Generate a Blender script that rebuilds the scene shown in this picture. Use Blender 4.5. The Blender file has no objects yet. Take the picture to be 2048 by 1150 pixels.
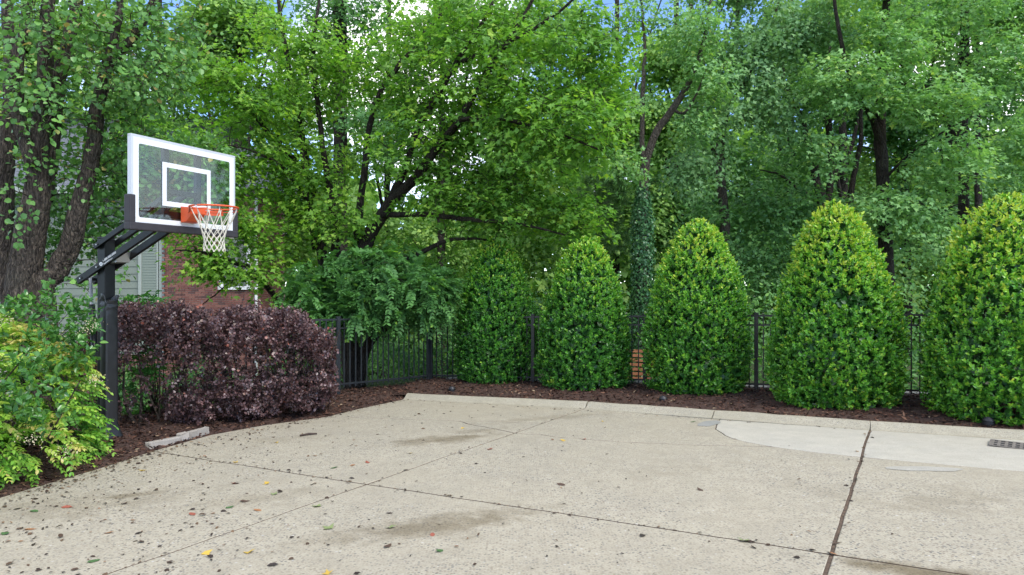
import bpy, bmesh, math, random
import numpy as np
from mathutils import Vector, Matrix

# ---------------------------------------------------------------- camera, sky, sun, exposure
SC = bpy.context.scene
COL = SC.collection
CAM_H = 1.455
F, CX, HY = 1365.0, 1024.0, 565.0          # focal length in photo pixels, centre column, horizon row
cam = bpy.data.cameras.new('camera')
cam.sensor_width = 36.0
cam.lens = 24.0
cam.shift_y = -10.0 / 2048.0
cam.clip_start = 0.05
cam.clip_end = 2000.0
cam_o = bpy.data.objects.new('camera', cam)
cam_o.location = (0, 0, CAM_H)
cam_o.rotation_euler = (math.radians(90), 0, 0)
COL.objects.link(cam_o)
SC.camera = cam_o

SUN_EL, SUN_AZ = 50.0, 135.0               # azimuth clockwise from +Y: behind the camera, to the right
world = bpy.data.worlds.new('World')
SC.world = world
world.use_nodes = True
wn = world.node_tree
wn.nodes.clear()
w_out = wn.nodes.new('ShaderNodeOutputWorld')
w_bg = wn.nodes.new('ShaderNodeBackground')
w_sky = wn.nodes.new('ShaderNodeTexSky')
w_sky.sky_type = 'NISHITA'
w_sky.sun_disc = False
w_sky.sun_elevation = math.radians(SUN_EL)
w_sky.sun_rotation = math.radians(SUN_AZ)
w_sky.air_density = 0.7
w_sky.dust_density = 0.0
w_sky.ozone_density = 5.0
w_tc = wn.nodes.new('ShaderNodeTexCoord')
w_map = wn.nodes.new('ShaderNodeMapping')
w_map.inputs['Location'].default_value = (8.3, 2.2, 2.0)
w_map.inputs['Scale'].default_value = (1.0, 1.0, 1.7)
w_noise = wn.nodes.new('ShaderNodeTexNoise')
w_noise.inputs['Scale'].default_value = 2.6
w_noise.inputs['Detail'].default_value = 7.0
w_noise.inputs['Roughness'].default_value = 0.55
w_ramp = wn.nodes.new('ShaderNodeValToRGB')
w_ramp.color_ramp.elements[0].position = 0.46
w_ramp.color_ramp.elements[1].position = 0.62
w_mix = wn.nodes.new('ShaderNodeMix')
w_mix.data_type = 'RGBA'
w_mix.inputs['B'].default_value = (7.0, 7.0, 7.1, 1)
wn.links.new(w_tc.outputs['Generated'], w_map.inputs['Vector'])
wn.links.new(w_map.outputs['Vector'], w_noise.inputs['Vector'])
wn.links.new(w_noise.outputs['Fac'], w_ramp.inputs['Fac'])
wn.links.new(w_ramp.outputs['Color'], w_mix.inputs['Factor'])
wn.links.new(w_sky.outputs['Color'], w_mix.inputs['A'])
wn.links.new(w_mix.outputs['Result'], w_bg.inputs['Color'])
w_bg.inputs['Strength'].default_value = 0.15
wn.links.new(w_bg.outputs['Background'], w_out.inputs['Surface'])

sun = bpy.data.lights.new('sun', 'SUN')
sun.energy = 1.5
sun.angle = math.radians(30)
sun.color = (1.0, 0.95, 0.86)
sun_o = bpy.data.objects.new('sun', sun)
_az, _el = math.radians(SUN_AZ), math.radians(SUN_EL)
_d = Vector((math.sin(_az) * math.cos(_el), math.cos(_az) * math.cos(_el), math.sin(_el)))
sun_o.rotation_euler = _d.to_track_quat('Z', 'Y').to_euler()
sun_o.location = (6, -6, 20)
COL.objects.link(sun_o)

SC.view_settings.view_transform = 'Standard'
SC.view_settings.look = 'None'
SC.view_settings.gamma = 1.0
SC.view_settings.exposure = 1.34
SC.cycles.use_denoising = True
SC.cycles.max_bounces = 12
SC.cycles.diffuse_bounces = 7
SC.cycles.transmission_bounces = 8
SC.cycles.transparent_max_bounces = 8

# ---------------------------------------------------------------- geometry of the site
GA, GB = -0.0102, 0.0388                   # the paving falls away from the camera and rises to the right


def gz(x, y):
    return -(GA * x + GB * y)


def G(px, py, dz=0.0):
    """a point of the paving plane as read off the photograph"""
    u, v = (px - CX) / F, (py - HY) / F
    y = CAM_H / (v - GA * u - GB)
    return np.array([u * y, y, gz(u * y, y) + dz])


def P(px, py, Y):
    return np.array([(px - CX) / F * Y, Y, CAM_H - (py - HY) / F * Y])


def sstep(a, b, x):
    t = np.clip((np.asarray(x, float) - a) / (b - a), 0, 1)
    return t * t * (3 - 2 * t)


LEFT_EDGE = [G(-420, 1150), G(0, 995), G(200, 936), G(305, 902), G(420, 870), G(530, 850), G(640, 834), G(720, 817), G(806, 799)]
CURB_F = [G(806, 799), G(1170, 817), G(1420, 835), G(1740, 860), G(2048, 880), None]
CORNER = G(862, 776)
FENCE_MID = np.array([2.25, 11.55, 0])
FENCE_END = np.array([8.6, 8.25, 0])


def terrain(x, y):
    x = np.asarray(x, float)
    y = np.asarray(y, float)
    base = -(GA * np.clip(x, -40, 40) + GB * np.clip(y, -30, 45))
    s = (x + 4.1) * -0.92 + (y - 6.0) * 0.39
    s2 = (y - 12.1 + 0.38 * x) * 0.93
    base = base - 1.25 * sstep(2.0, 8.0, s) - 0.5 * sstep(1.0, 10.0, s2)
    inside = 1 - sstep(-0.1, 0.6, np.maximum(s - 1.6, s2 - 0.3))
    return base - 0.16 * inside - 0.03 + 0.05 * np.sin(x * 1.7 + y) * np.sin(y * 1.3) * (1 - inside)


# ---------------------------------------------------------------- helpers: meshes
def put(name, me, parent=None, mat=None):
    o = bpy.data.objects.new(name, me)
    COL.objects.link(o)
    if parent is not None:
        o.parent = parent
    if mat is not None and not me.materials:
        me.materials.append(mat)
    return o


def tag(o, label=None, cat=None, group=None, kind=None):
    if label:
        o['label'] = label
    if cat:
        o['category'] = cat
    if group:
        o['group'] = group
    if kind:
        o['kind'] = kind
    return o


def empty(name, loc=(0, 0, 0), rz=0.0):
    o = bpy.data.objects.new(name, None)
    o.empty_display_size = 0.1
    o.location = loc
    o.rotation_euler = (0, 0, rz)
    COL.objects.link(o)
    return o


def np_mesh(name, V, Fc, smooth=False, attrs=None):
    V = np.ascontiguousarray(V, np.float32)
    Fc = np.ascontiguousarray(Fc, np.int32)
    m, k = Fc.shape
    me = bpy.data.meshes.new(name)
    me.vertices.add(len(V))
    me.vertices.foreach_set('co', V.ravel())
    me.loops.add(m * k)
    me.loops.foreach_set('vertex_index', Fc.ravel())
    me.polygons.add(m)
    me.polygons.foreach_set('loop_start', np.arange(0, m * k, k, dtype=np.int32))
    try:
        me.polygons.foreach_set('loop_total', np.full(m, k, np.int32))
    except Exception:
        pass
    if smooth:
        me.polygons.foreach_set('use_smooth', np.ones(m, bool))
    for an, av in (attrs or {}).items():
        a = me.attributes.new(an, 'FLOAT', 'POINT')
        a.data.foreach_set('value', np.ascontiguousarray(av, np.float32))
    me.update(calc_edges=True)
    me.validate()
    return me


def py_mesh(name, V, Fc, smooth=False):
    me = bpy.data.meshes.new(name)
    me.from_pydata([tuple(map(float, v)) for v in V], [], [tuple(f) for f in Fc])
    if smooth:
        me.polygons.foreach_set('use_smooth', np.ones(len(me.polygons), bool))
    me.update()
    return me


def box_bm(bm, c, size, rot=None, bevel=0.0):
    r = bmesh.ops.create_cube(bm, size=1.0)
    vs = r['verts']
    M = Matrix.Translation(Vector(c)) @ (rot.to_4x4() if rot is not None else Matrix.Identity(4)) @ Matrix.Diagonal((*size, 1))
    bmesh.ops.transform(bm, matrix=M, verts=vs)
    if bevel > 0:
        es = list({e for v in vs for e in v.link_edges})
        bmesh.ops.bevel(bm, geom=es, offset=bevel, segments=2, affect='EDGES', profile=0.7)


def box(name, c, size, mat, parent=None, rot=None, bevel=0.0):
    bm = bmesh.new()
    box_bm(bm, c, size, rot, bevel)
    me = bpy.data.meshes.new(name)
    bm.to_mesh(me)
    bm.free()
    return put(name, me, parent, mat)


def smooth_line(pts, n):
    """Catmull-Rom through the rows of pts, n samples"""
    p = np.asarray(pts, float)
    if len(p) == 2:
        t = np.linspace(0, 1, n)[:, None]
        return p[0] * (1 - t) + p[1] * t
    q = np.vstack([2 * p[0] - p[1], p, 2 * p[-1] - p[-2]])
    s = np.linspace(0, len(p) - 1 - 1e-6, n)
    i = s.astype(int)
    t = (s - i)[:, None]
    a, b, c, d = q[i], q[i + 1], q[i + 2], q[i + 3]
    return 0.5 * ((2 * b) + (c - a) * t + (2 * a - 5 * b + 4 * c - d) * t ** 2 + (3 * b - a - 3 * c + d) * t ** 3)


def tube_arrays(lines, sides=6, cap=True):
    """lines: list of (pts Nx3, radii N). Returns V, F(quads)"""
    Vs, Fs, off = [], [], 0
    ang = np.linspace(0, 2 * np.pi, sides, endpoint=False)
    ca, sa = np.cos(ang), np.sin(ang)
    for pts, rad in lines:
        pts = np.asarray(pts, float)
        n = len(pts)
        rad = np.broadcast_to(np.asarray(rad, float), (n,) if np.ndim(rad) < 2 else np.shape(rad))
        T = np.gradient(pts, axis=0)
        T /= np.linalg.norm(T, axis=1)[:, None] + 1e-9
        mean = T.mean(0)
        ref = np.array([1.0, 0, 0]) if abs(mean[0]) < 0.6 * np.linalg.norm(mean) + 1e-9 else np.array([0, 1.0, 0])
        A = np.cross(T, ref)
        A /= np.linalg.norm(A, axis=1)[:, None] + 1e-9
        B = np.cross(T, A)
        if np.ndim(rad) == 1:
            R = np.repeat(rad[:, None], sides, 1)
        else:
            R = rad
        ring = pts[:, None, :] + R[:, :, None] * (A[:, None, :] * ca[None, :, None] + B[:, None, :] * sa[None, :, None])
        Vs.append(ring.reshape(-1, 3))
        i = np.arange(n - 1)[:, None] * sides
        j = np.arange(sides)[None, :]
        j2 = (j + 1) % sides
        f = np.stack([i + j, i + j2, i + sides + j2, i + sides + j], -1).reshape(-1, 4) + off
        Fs.append(f)
        off += n * sides
        if cap and sides >= 4:
            for end in (0, n - 1):
                b = off - n * sides + end * sides
                for k in range(1, sides // 2):
                    q = [b + k, b + k - 1, b + sides - k, b + (sides - k - 1)]
                    if len(set(q)) == 4:
                        Fs.append(np.array([q]))
    if not Vs:
        return np.zeros((0, 3)), np.zeros((0, 4), int)
    return np.vstack(Vs), np.vstack(Fs)


def tube(name, pts, rad, mat, parent=None, sides=10, smooth=True):
    V, Fc = tube_arrays([(pts, rad)], sides)
    return put(name, np_mesh(name, V, Fc, smooth), parent, mat)


def ring_line(c, r, n=48, ax=(1, 0, 0), ay=(0, 1, 0)):
    t = np.linspace(0, 2 * np.pi, n + 1)
    return np.asarray(c) + r * (np.cos(t)[:, None] * np.asarray(ax) + np.sin(t)[:, None] * np.asarray(ay))


# ---------------------------------------------------------------- helpers: materials
def node(nt, typ, ins=None, **attrs):
    n = nt.nodes.new(typ)
    for k, v in attrs.items():
        setattr(n, k, v)
    for k, v in (ins or {}).items():
        s = n.inputs[k]
        if isinstance(v, bpy.types.NodeSocket):
            nt.links.new(v, s)
        else:
            s.default_value = v
    return n


def new_mat(name):
    m = bpy.data.materials.new(name)
    m.use_nodes = True
    nt = m.node_tree
    nt.nodes.clear()
    out = nt.nodes.new('ShaderNodeOutputMaterial')
    return m, nt, out


def ramp(nt, fac, stops, interp='LINEAR'):
    n = nt.nodes.new('ShaderNodeValToRGB')
    cr = n.color_ramp
    cr.interpolation = interp
    while len(cr.elements) < len(stops):
        cr.elements.new(0.5)
    for e, (p, c) in zip(cr.elements, stops):
        e.position = p
        e.color = (*c, 1) if len(c) == 3 else c
    nt.links.new(fac, n.inputs['Fac'])
    return n.outputs['Color']


def mixc(nt, fac, a, b, mode='MIX'):
    n = nt.nodes.new('ShaderNodeMix')
    n.data_type = 'RGBA'
    n.blend_type = mode
    for key, v in (('Factor', fac), ('A', a), ('B', b)):
        s = n.inputs[key]
        if isinstance(v, bpy.types.NodeSocket):
            nt.links.new(v, s)
        elif key == 'Factor':
            s.default_value = v
        else:
            s.default_value = (*v, 1) if len(v) == 3 else v
    return n.outputs['Result']


def math_n(nt, op, a, b=None, clamp=False):
    n = nt.nodes.new('ShaderNodeMath')
    n.operation = op
    n.use_clamp = clamp
    for i, v in enumerate((a, b)):
        if v is None:
            continue
        if isinstance(v, bpy.types.NodeSocket):
            nt.links.new(v, n.inputs[i])
        else:
            n.inputs[i].default_value = v
    return n.outputs[0]


def plain(name, col, rough=0.6, metal=0.0, noise=0.0, scale=8.0, bump=0.0, spec=0.5, coords='Object'):
    m, nt, out = new_mat(name)
    b = node(nt, 'ShaderNodeBsdfPrincipled', {'Roughness': rough, 'Metallic': metal, 'Specular IOR Level': spec})
    if noise > 0 or bump > 0:
        tc = node(nt, 'ShaderNodeTexCoord')
        nz = node(nt, 'ShaderNodeTexNoise', {'Vector': tc.outputs[coords], 'Scale': scale, 'Detail': 6.0})
        c = ramp(nt, nz.outputs['Fac'], [(0.25, tuple(v * (1 - noise) for v in col)), (0.75, tuple(min(1, v * (1 + noise)) for v in col))])
        nt.links.new(c, b.inputs['Base Color'])
        r = math_n(nt, 'MULTIPLY_ADD', nz.outputs['Fac'], 0.3)
        nt.nodes[-1].inputs[2].default_value = rough - 0.15
        nt.links.new(r, b.inputs['Roughness'])
        if bump > 0:
            bp = node(nt, 'ShaderNodeBump', {'Height': nz.outputs['Fac'], 'Strength': bump, 'Distance': 0.01})
            nt.links.new(bp.outputs['Normal'], b.inputs['Normal'])
    else:
        b.inputs['Base Color'].default_value = (*col, 1)
    nt.links.new(b.outputs[0], out.inputs['Surface'])
    return m


def leaf_mat(name, stops, trans=0.35, rough=0.55, spec=0.35, tcol=(1.15, 1.25, 0.6)):
    m, nt, out = new_mat(name)
    at = node(nt, 'ShaderNodeAttribute', attribute_name='tone')
    c = ramp(nt, at.outputs['Fac'], stops)
    b = node(nt, 'ShaderNodeBsdfPrincipled', {'Base Color': c, 'Roughness': rough, 'Specular IOR Level': spec})
    tc = mixc(nt, 1.0, c, tcol, 'MULTIPLY')
    t = node(nt, 'ShaderNodeBsdfTranslucent', {'Color': tc})
    mx = node(nt, 'ShaderNodeMixShader', {'Fac': trans, 1: b.outputs[0], 2: t.outputs[0]})
    nt.links.new(mx.outputs[0], out.inputs['Surface'])
    return m


def bark_mat(name, c0, c1, c2, scale=1.0, moss=0.0):
    m, nt, out = new_mat(name)
    tc = node(nt, 'ShaderNodeTexCoord')
    mp = node(nt, 'ShaderNodeMapping', {'Vector': tc.outputs['Object'], 'Scale': (scale * 34, scale * 34, scale * 9)})
    n1 = node(nt, 'ShaderNodeTexNoise', {'Vector': mp.outputs[0], 'Scale': 1.0, 'Detail': 8.0, 'Roughness': 0.65, 'Distortion': 0.6})
    n2 = node(nt, 'ShaderNodeTexNoise', {'Vector': tc.outputs['Object'], 'Scale': 3.0, 'Detail': 5.0})
    n3 = node(nt, 'ShaderNodeTexVoronoi', {'Vector': mp.outputs[0], 'Scale': 0.8}, feature='DISTANCE_TO_EDGE')
    c = ramp(nt, n1.outputs['Fac'], [(0.3, c0), (0.5, c1), (0.72, c2)])
    lich = ramp(nt, n2.outputs['Fac'], [(0.55, (0, 0, 0)), (0.72, (1, 1, 1))])
    c = mixc(nt, math_n(nt, 'MULTIPLY', lich, 0.25 + moss), c, (0.11, 0.11, 0.075))
    b = node(nt, 'ShaderNodeBsdfPrincipled', {'Base Color': c, 'Roughness': 0.85, 'Specular IOR Level': 0.25})
    h = math_n(nt, 'ADD', n1.outputs['Fac'], math_n(nt, 'MULTIPLY', math_n(nt, 'MINIMUM', n3.outputs['Distance'], 0.25), 2.0))
    bp = node(nt, 'ShaderNodeBump', {'Height': h, 'Strength': 1.0, 'Distance': 0.05})
    nt.links.new(bp.outputs[0], b.inputs['Normal'])
    nt.links.new(b.outputs[0], out.inputs['Surface'])
    return m


def concrete_mat(name, light, dark, agg, stains, pebble=50.0):
    """cast concrete with its aggregate showing; stains: list of (centre, radii, angle, strength)"""
    m, nt, out = new_mat(name)
    tc = node(nt, 'ShaderNodeTexCoord')
    co = tc.outputs['Object']
    big = node(nt, 'ShaderNodeTexNoise', {'Vector': co, 'Scale': 0.55, 'Detail': 6.0, 'Roughness': 0.6})
    mid = node(nt, 'ShaderNodeTexNoise', {'Vector': co, 'Scale': 5.0, 'Detail': 6.0, 'Roughness': 0.65})
    fine = node(nt, 'ShaderNodeTexNoise', {'Vector': co, 'Scale': 90.0, 'Detail': 3.0})
    vor = node(nt, 'ShaderNodeTexVoronoi', {'Vector': co, 'Scale': pebble, 'Randomness': 1.0})
    c = ramp(nt, big.outputs['Fac'], [(0.3, dark), (0.62, light)])
    c = mixc(nt, 0.55, c, ramp(nt, mid.outputs['Fac'], [(0.25, tuple(v * 0.72 for v in dark)), (0.7, tuple(min(1, v * 1.06) for v in light))]))
    c = mixc(nt, 0.35, c, ramp(nt, fine.outputs['Fac'], [(0.3, tuple(v * 0.6 for v in dark)), (0.7, tuple(min(1, v * 1.15) for v in light))]))
    gp_ = node(nt, 'ShaderNodeTexNoise', {'Vector': co, 'Scale': 1.1, 'Detail': 8.0, 'Roughness': 0.7, 'Distortion': 0.8})
    c = mixc(nt, ramp(nt, gp_.outputs['Fac'], [(0.46, (0, 0, 0)), (0.74, (0.42, 0.42, 0.42))]), c, tuple(0.8 * v for v in (dark[0] * 0.95, dark[1], dark[2] * 1.12)))
    sep = node(nt, 'ShaderNodeSeparateColor', {'Color': vor.outputs['Color']})
    pc = ramp(nt, sep.outputs[0], [(0.0, (0.035, 0.042, 0.055)), (0.13, (0.075, 0.082, 0.09)), (0.25, (0.14, 0.10, 0.07)), (0.33, (0.21, 0.17, 0.125)),
                                   (0.55, tuple(v * 0.95 for v in dark)), (0.8, light), (0.985, (0.55, 0.53, 0.49))], 'CONSTANT')
    inside = ramp(nt, vor.outputs['Distance'], [(0.36, (1, 1, 1)), (0.48, (0, 0, 0))])
    patch = ramp(nt, mid.outputs['Fac'], [(0.34, (0.4, 0.4, 0.4)), (0.6, (1, 1, 1))])
    patch2 = ramp(nt, big.outputs['Fac'], [(0.36, (0.35, 0.35, 0.35)), (0.62, (1, 1, 1))])
    k = math_n(nt, 'MULTIPLY', math_n(nt, 'MULTIPLY', inside, patch), math_n(nt, 'MULTIPLY', patch2, agg))
    c = mixc(nt, k, c, pc)
    wet = None
    for (cx, cy), (rx, ry), ang, st in stains:
        mp = node(nt, 'ShaderNodeMapping', {'Vector': co, 'Location': (cx, cy, 0), 'Rotation': (0, 0, ang), 'Scale': (rx, ry, 50.0)}, vector_type='TEXTURE')
        ln = node(nt, 'ShaderNodeVectorMath', {0: mp.outputs[0]}, operation='LENGTH')
        d = math_n(nt, 'ADD', ln.outputs['Value'], math_n(nt, 'MULTIPLY', math_n(nt, 'SUBTRACT', mid.outputs['Fac'], 0.5), 2.2))
        s = math_n(nt, 'MULTIPLY', ramp(nt, d, [(0.05, (1, 1, 1)), (1.0, (0, 0, 0))], 'EASE'), st)
        wet = s if wet is None else math_n(nt, 'MAXIMUM', wet, s)
    rough = 0.88
    b = node(nt, 'ShaderNodeBsdfPrincipled', {'Roughness': rough, 'Specular IOR Level': 0.3})
    if wet is not None:
        c = mixc(nt, wet, c, mixc(nt, 1.0, c, (0.42, 0.36, 0.26), 'MULTIPLY'))
        r = math_n(nt, 'SUBTRACT', rough, math_n(nt, 'MULTIPLY', wet, 0.3))
        nt.links.new(r, b.inputs['Roughness'])
    nt.links.new(c, b.inputs['Base Color'])
    hgt = math_n(nt, 'ADD', math_n(nt, 'MULTIPLY', inside, agg), math_n(nt, 'MULTIPLY', fine.outputs['Fac'], 0.6))
    bp = node(nt, 'ShaderNodeBump', {'Height': hgt, 'Strength': 0.5, 'Distance': 0.004})
    nt.links.new(bp.outputs[0], b.inputs['Normal'])
    nt.links.new(b.outputs[0], out.inputs['Surface'])
    return m


M = {}
_st = []
for (px, py), (rx, ry), s in (((870, 1050), (1.0, 0.34), 0.75), ((690, 1075), (0.5, 0.2), 0.35), ((880, 880), (0.85, 0.34), 0.8), ((960, 862), (0.5, 0.22), 0.55),
                              ((265, 990), (0.42, 0.13), 0.7), ((1820, 1140), (0.55, 0.16), 1.0), ((1660, 985), (0.3, 0.8), 0.2),
                              ((150, 1010), (1.2, 0.5), 0.35), ((1890, 1000), (0.7, 0.4), 0.3), ((1110, 835), (1.3, 0.25), 0.35), ((560, 880), (0.6, 0.3), 0.25),
                              ((480, 1000), (0.9, 0.3), 0.28), ((1350, 940), (0.8, 0.3), 0.15)):
    g = G(px, py)
    _st.append(((g[0], g[1]), (rx, ry), math.radians(25 if px != 1820 else -28), s * 0.85))
M['concrete'] = concrete_mat('exposed_aggregate_concrete', (0.435, 0.39, 0.295), (0.345, 0.30, 0.215), 0.85, _st)
g0 = G(1845, 937)
M['apron'] = concrete_mat('smooth_pale_concrete', (0.50, 0.465, 0.38), (0.41, 0.375, 0.30), 0.22, [], 80.0)
M['curb'] = concrete_mat('worn_curb_concrete', (0.43, 0.39, 0.30), (0.31, 0.28, 0.20), 0.6, [], 70.0)
M['puddle_film'] = concrete_mat('pale_mortar', (0.44, 0.415, 0.35), (0.36, 0.335, 0.275), 0.25, [], 80.0)
M['patch'] = concrete_mat('grey_mortar', (0.32, 0.315, 0.285), (0.26, 0.255, 0.225), 0.1, [], 80.0)
M['joint'] = plain('damp_soil_in_joints', (0.11, 0.075, 0.05), 0.95, noise=0.5, scale=30, bump=0.6)
M['edging'] = concrete_mat('weathered_edging_stone', (0.44, 0.40, 0.35), (0.30, 0.265, 0.22), 0.2, [], 70.0)
M['mulch'] = plain('dark_mulch', (0.055, 0.028, 0.019), 0.95, noise=0.6, scale=40, bump=1.0)
M['black'] = plain('black_powder_coat', (0.007, 0.008, 0.009), 0.38, noise=0.25, scale=9, spec=0.3)
M['fence'] = plain('black_fence_paint', (0.016, 0.019, 0.022), 0.45, noise=0.3, scale=7, spec=0.5)
M['pad'] = plain('black_vinyl_pad', (0.016, 0.017, 0.019), 0.38, noise=0.25, scale=12, bump=0.15)
M['board_pad'] = plain('charcoal_foam_pad', (0.030, 0.026, 0.030), 0.6, noise=0.2, scale=20, bump=0.1)
M['white'] = plain('white_paint', (0.70, 0.71, 0.72), 0.4, noise=0.03, scale=6)
M['alu'] = plain('satin_aluminium', (0.55, 0.56, 0.58), 0.4, metal=0.3, noise=0.05, scale=10)
M['steel'] = plain('zinc_steel', (0.45, 0.46, 0.48), 0.35, metal=0.8)
M['orange'] = plain('orange_powder_coat', (0.62, 0.085, 0.018), 0.4, noise=0.12, scale=14)
M['net'] = plain('weathered_net_cord', (0.62, 0.58, 0.48), 0.9, noise=0.15, scale=40)
M['siding'] = plain('sage_grey_siding', (0.185, 0.215, 0.175), 0.7, noise=0.06, scale=2)  # darker than real sage grey: shade of the trees put into the colour
M['trim'] = plain('sage_white_trim', (0.33, 0.365, 0.32), 0.6, noise=0.05, scale=3)
M['wtrim'] = plain('white_gloss_trim', (0.72, 0.73, 0.72), 0.5, noise=0.05, scale=3)
M['shingle'] = plain('grey_roof_shingle', (0.12, 0.13, 0.15), 0.9, noise=0.35, scale=14, bump=0.4)
M['mortar'] = plain('pale_mortar_joint', (0.40, 0.36, 0.31), 0.95, noise=0.15, scale=30, bump=0.3)
M['blind'] = plain('pale_window_blind', (0.24, 0.28, 0.23), 0.7)
M['wood'] = plain('orange_stained_wood', (0.42, 0.17, 0.085), 0.6, noise=0.3, scale=11)
M['lamp'] = plain('black_plastic', (0.02, 0.02, 0.022), 0.5)
M['drain_iron'] = plain('rusty_grey_iron', (0.19, 0.165, 0.14), 0.7, metal=0.2, noise=0.35, scale=18, bump=0.3)
M['sump_shade'] = plain('painted_sump_shade', (0.01, 0.01, 0.01), 0.9)  # near black, painting the shade below the grate
M['twig'] = plain('dead_twig', (0.06, 0.04, 0.03), 0.9, noise=0.4, scale=30)
M['lowwall'] = concrete_mat('footing_concrete', (0.36, 0.35, 0.32), (0.27, 0.26, 0.23), 0.2, [], 70.0)


def glass_mat():
    m, nt, out = new_mat('backboard_glass')
    tr = node(nt, 'ShaderNodeBsdfTransparent', {'Color': (0.90, 0.965, 0.935, 1)})
    gl = node(nt, 'ShaderNodeBsdfGlossy', {'Color': (0.9, 0.95, 1, 1), 'Roughness': 0.04})
    mx = node(nt, 'ShaderNodeMixShader', {'Fac': 0.045, 1: tr.outputs[0], 2: gl.outputs[0]})
    nt.links.new(mx.outputs[0], out.inputs['Surface'])
    return m


M['glass'] = glass_mat()
M['pane'] = plain('dark_window_glass', (0.05, 0.06, 0.065), 0.12, spec=0.8)


def brick_mat():
    m, nt, out = new_mat('red_brick')
    oi = node(nt, 'ShaderNodeObjectInfo')
    geo = node(nt, 'ShaderNodeNewGeometry')
    tc = node(nt, 'ShaderNodeTexCoord')
    nz = node(nt, 'ShaderNodeTexNoise', {'Vector': geo.outputs['Position'], 'Scale': 12.0, 'Detail': 5.0})
    rnd = math_n(nt, 'FRACT', math_n(nt, 'ADD', oi.outputs['Random'], math_n(nt, 'MULTIPLY', geo.outputs['Random Per Island'], 7.3)))
    c = ramp(nt, rnd, [(0.0, (0.085, 0.045, 0.04)), (0.2, (0.165, 0.062, 0.048)), (0.55, (0.22, 0.085, 0.062)), (1.0, (0.28, 0.125, 0.09))])
    c = mixc(nt, math_n(nt, 'MULTIPLY', nz.outputs['Fac'], 0.45), c, (0.10, 0.05, 0.045))
    b = node(nt, 'ShaderNodeBsdfPrincipled', {'Base Color': c, 'Roughness': 0.9})
    nt.links.new(b.outputs[0], out.inputs['Surface'])
    return m


M['brick'] = brick_mat()


def ground_mat():
    m, nt, out = new_mat('woodland_ground')
    tc = node(nt, 'ShaderNodeTexCoord')
    n1 = node(nt, 'ShaderNodeTexNoise', {'Vector': tc.outputs['Object'], 'Scale': 0.5, 'Detail': 6.0})
    n2 = node(nt, 'ShaderNodeTexNoise', {'Vector': tc.outputs['Object'], 'Scale': 14.0, 'Detail': 6.0})
    a = ramp(nt, n2.outputs['Fac'], [(0.3, (0.03, 0.05, 0.015)), (0.7, (0.075, 0.12, 0.03))])
    b2 = ramp(nt, n2.outputs['Fac'], [(0.3, (0.04, 0.03, 0.018)), (0.7, (0.10, 0.075, 0.045))])
    c = mixc(nt, ramp(nt, n1.outputs['Fac'], [(0.42, (0, 0, 0)), (0.6, (1, 1, 1))]), a, b2)
    b = node(nt, 'ShaderNodeBsdfPrincipled', {'Base Color': c, 'Roughness': 0.95})
    bp = node(nt, 'ShaderNodeBump', {'Height': n2.outputs['Fac'], 'Strength': 0.8, 'Distance': 0.05})
    nt.links.new(bp.outputs[0], b.inputs['Normal'])
    nt.links.new(b.outputs[0], out.inputs['Surface'])
    return m


M['ground'] = ground_mat()
M['bark_pear'] = bark_mat('pear_bark', (0.018, 0.014, 0.011), (0.078, 0.061, 0.048), (0.23, 0.18, 0.135))
M['bark_dark'] = bark_mat('dark_wet_bark', (0.012, 0.010, 0.008), (0.034, 0.026, 0.021), (0.08, 0.062, 0.05))
M['bark_grey'] = bark_mat('grey_brown_bark', (0.03, 0.024, 0.018), (0.085, 0.068, 0.052), (0.16, 0.135, 0.105), moss=0.1)

M['lf_maple'] = leaf_mat('maple_leaf', [(0.0, (0.0841, 0.2093, 0.0418)), (0.5, (0.1667, 0.3605, 0.0534)), (0.85, (0.2596, 0.4833, 0.0649)), (1.0, (0.4042, 0.5778, 0.0784))], 0.45)
M['lf_maple2'] = leaf_mat('young_maple_leaf', [(0.0, (0.1092, 0.2494, 0.0456)), (0.5, (0.2171, 0.4331, 0.0582)), (1.0, (0.4032, 0.5985, 0.0856))], 0.5)
M['lf_pear'] = leaf_mat('pear_leaf', [(0.0, (0.0766, 0.1917, 0.0557)), (0.55, (0.1498, 0.3277, 0.0807)), (0.93, (0.2231, 0.4324, 0.0975)), (1.0, (0.4743, 0.3696, 0.1184))], 0.32, 0.33)
M['lf_pinnate'] = leaf_mat('pinnate_leaf', [(0.0, (0.0605, 0.1692, 0.0495)), (0.7, (0.1141, 0.2792, 0.0688)), (0.93, (0.1485, 0.3548, 0.0798)), (1.0, (0.3960, 0.6435, 0.0798))], 0.34)
M['lf_poplar'] = leaf_mat('poplar_leaf', [(0.0, (0.1254, 0.2763, 0.1027)), (0.55, (0.2365, 0.4481, 0.1477)), (0.9, (0.3475, 0.5739, 0.1813)), (1.0, (0.5205, 0.6884, 0.1588))], 0.36)
M['lf_oak'] = leaf_mat('oak_leaf', [(0.0, (0.1143, 0.2436, 0.1054)), (0.6, (0.2012, 0.3818, 0.1514)), (1.0, (0.3068, 0.5085, 0.1975))], 0.34)
M['lf_dark'] = leaf_mat('shade_leaf', [(0.0, (0.0810, 0.2006, 0.0694)), (0.6, (0.1477, 0.3266, 0.0947)), (1.0, (0.2429, 0.4527, 0.1097))], 0.36)
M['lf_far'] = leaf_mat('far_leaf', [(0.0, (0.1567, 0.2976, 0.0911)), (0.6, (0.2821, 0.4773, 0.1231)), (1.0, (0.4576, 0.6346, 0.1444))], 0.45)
M['lf_ivy'] = leaf_mat('ivy_leaf', [(0.0, (0.0401, 0.1103, 0.0479)), (0.7, (0.0713, 0.1883, 0.0674)), (1.0, (0.1298, 0.2858, 0.0811))], 0.2, 0.3)
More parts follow.
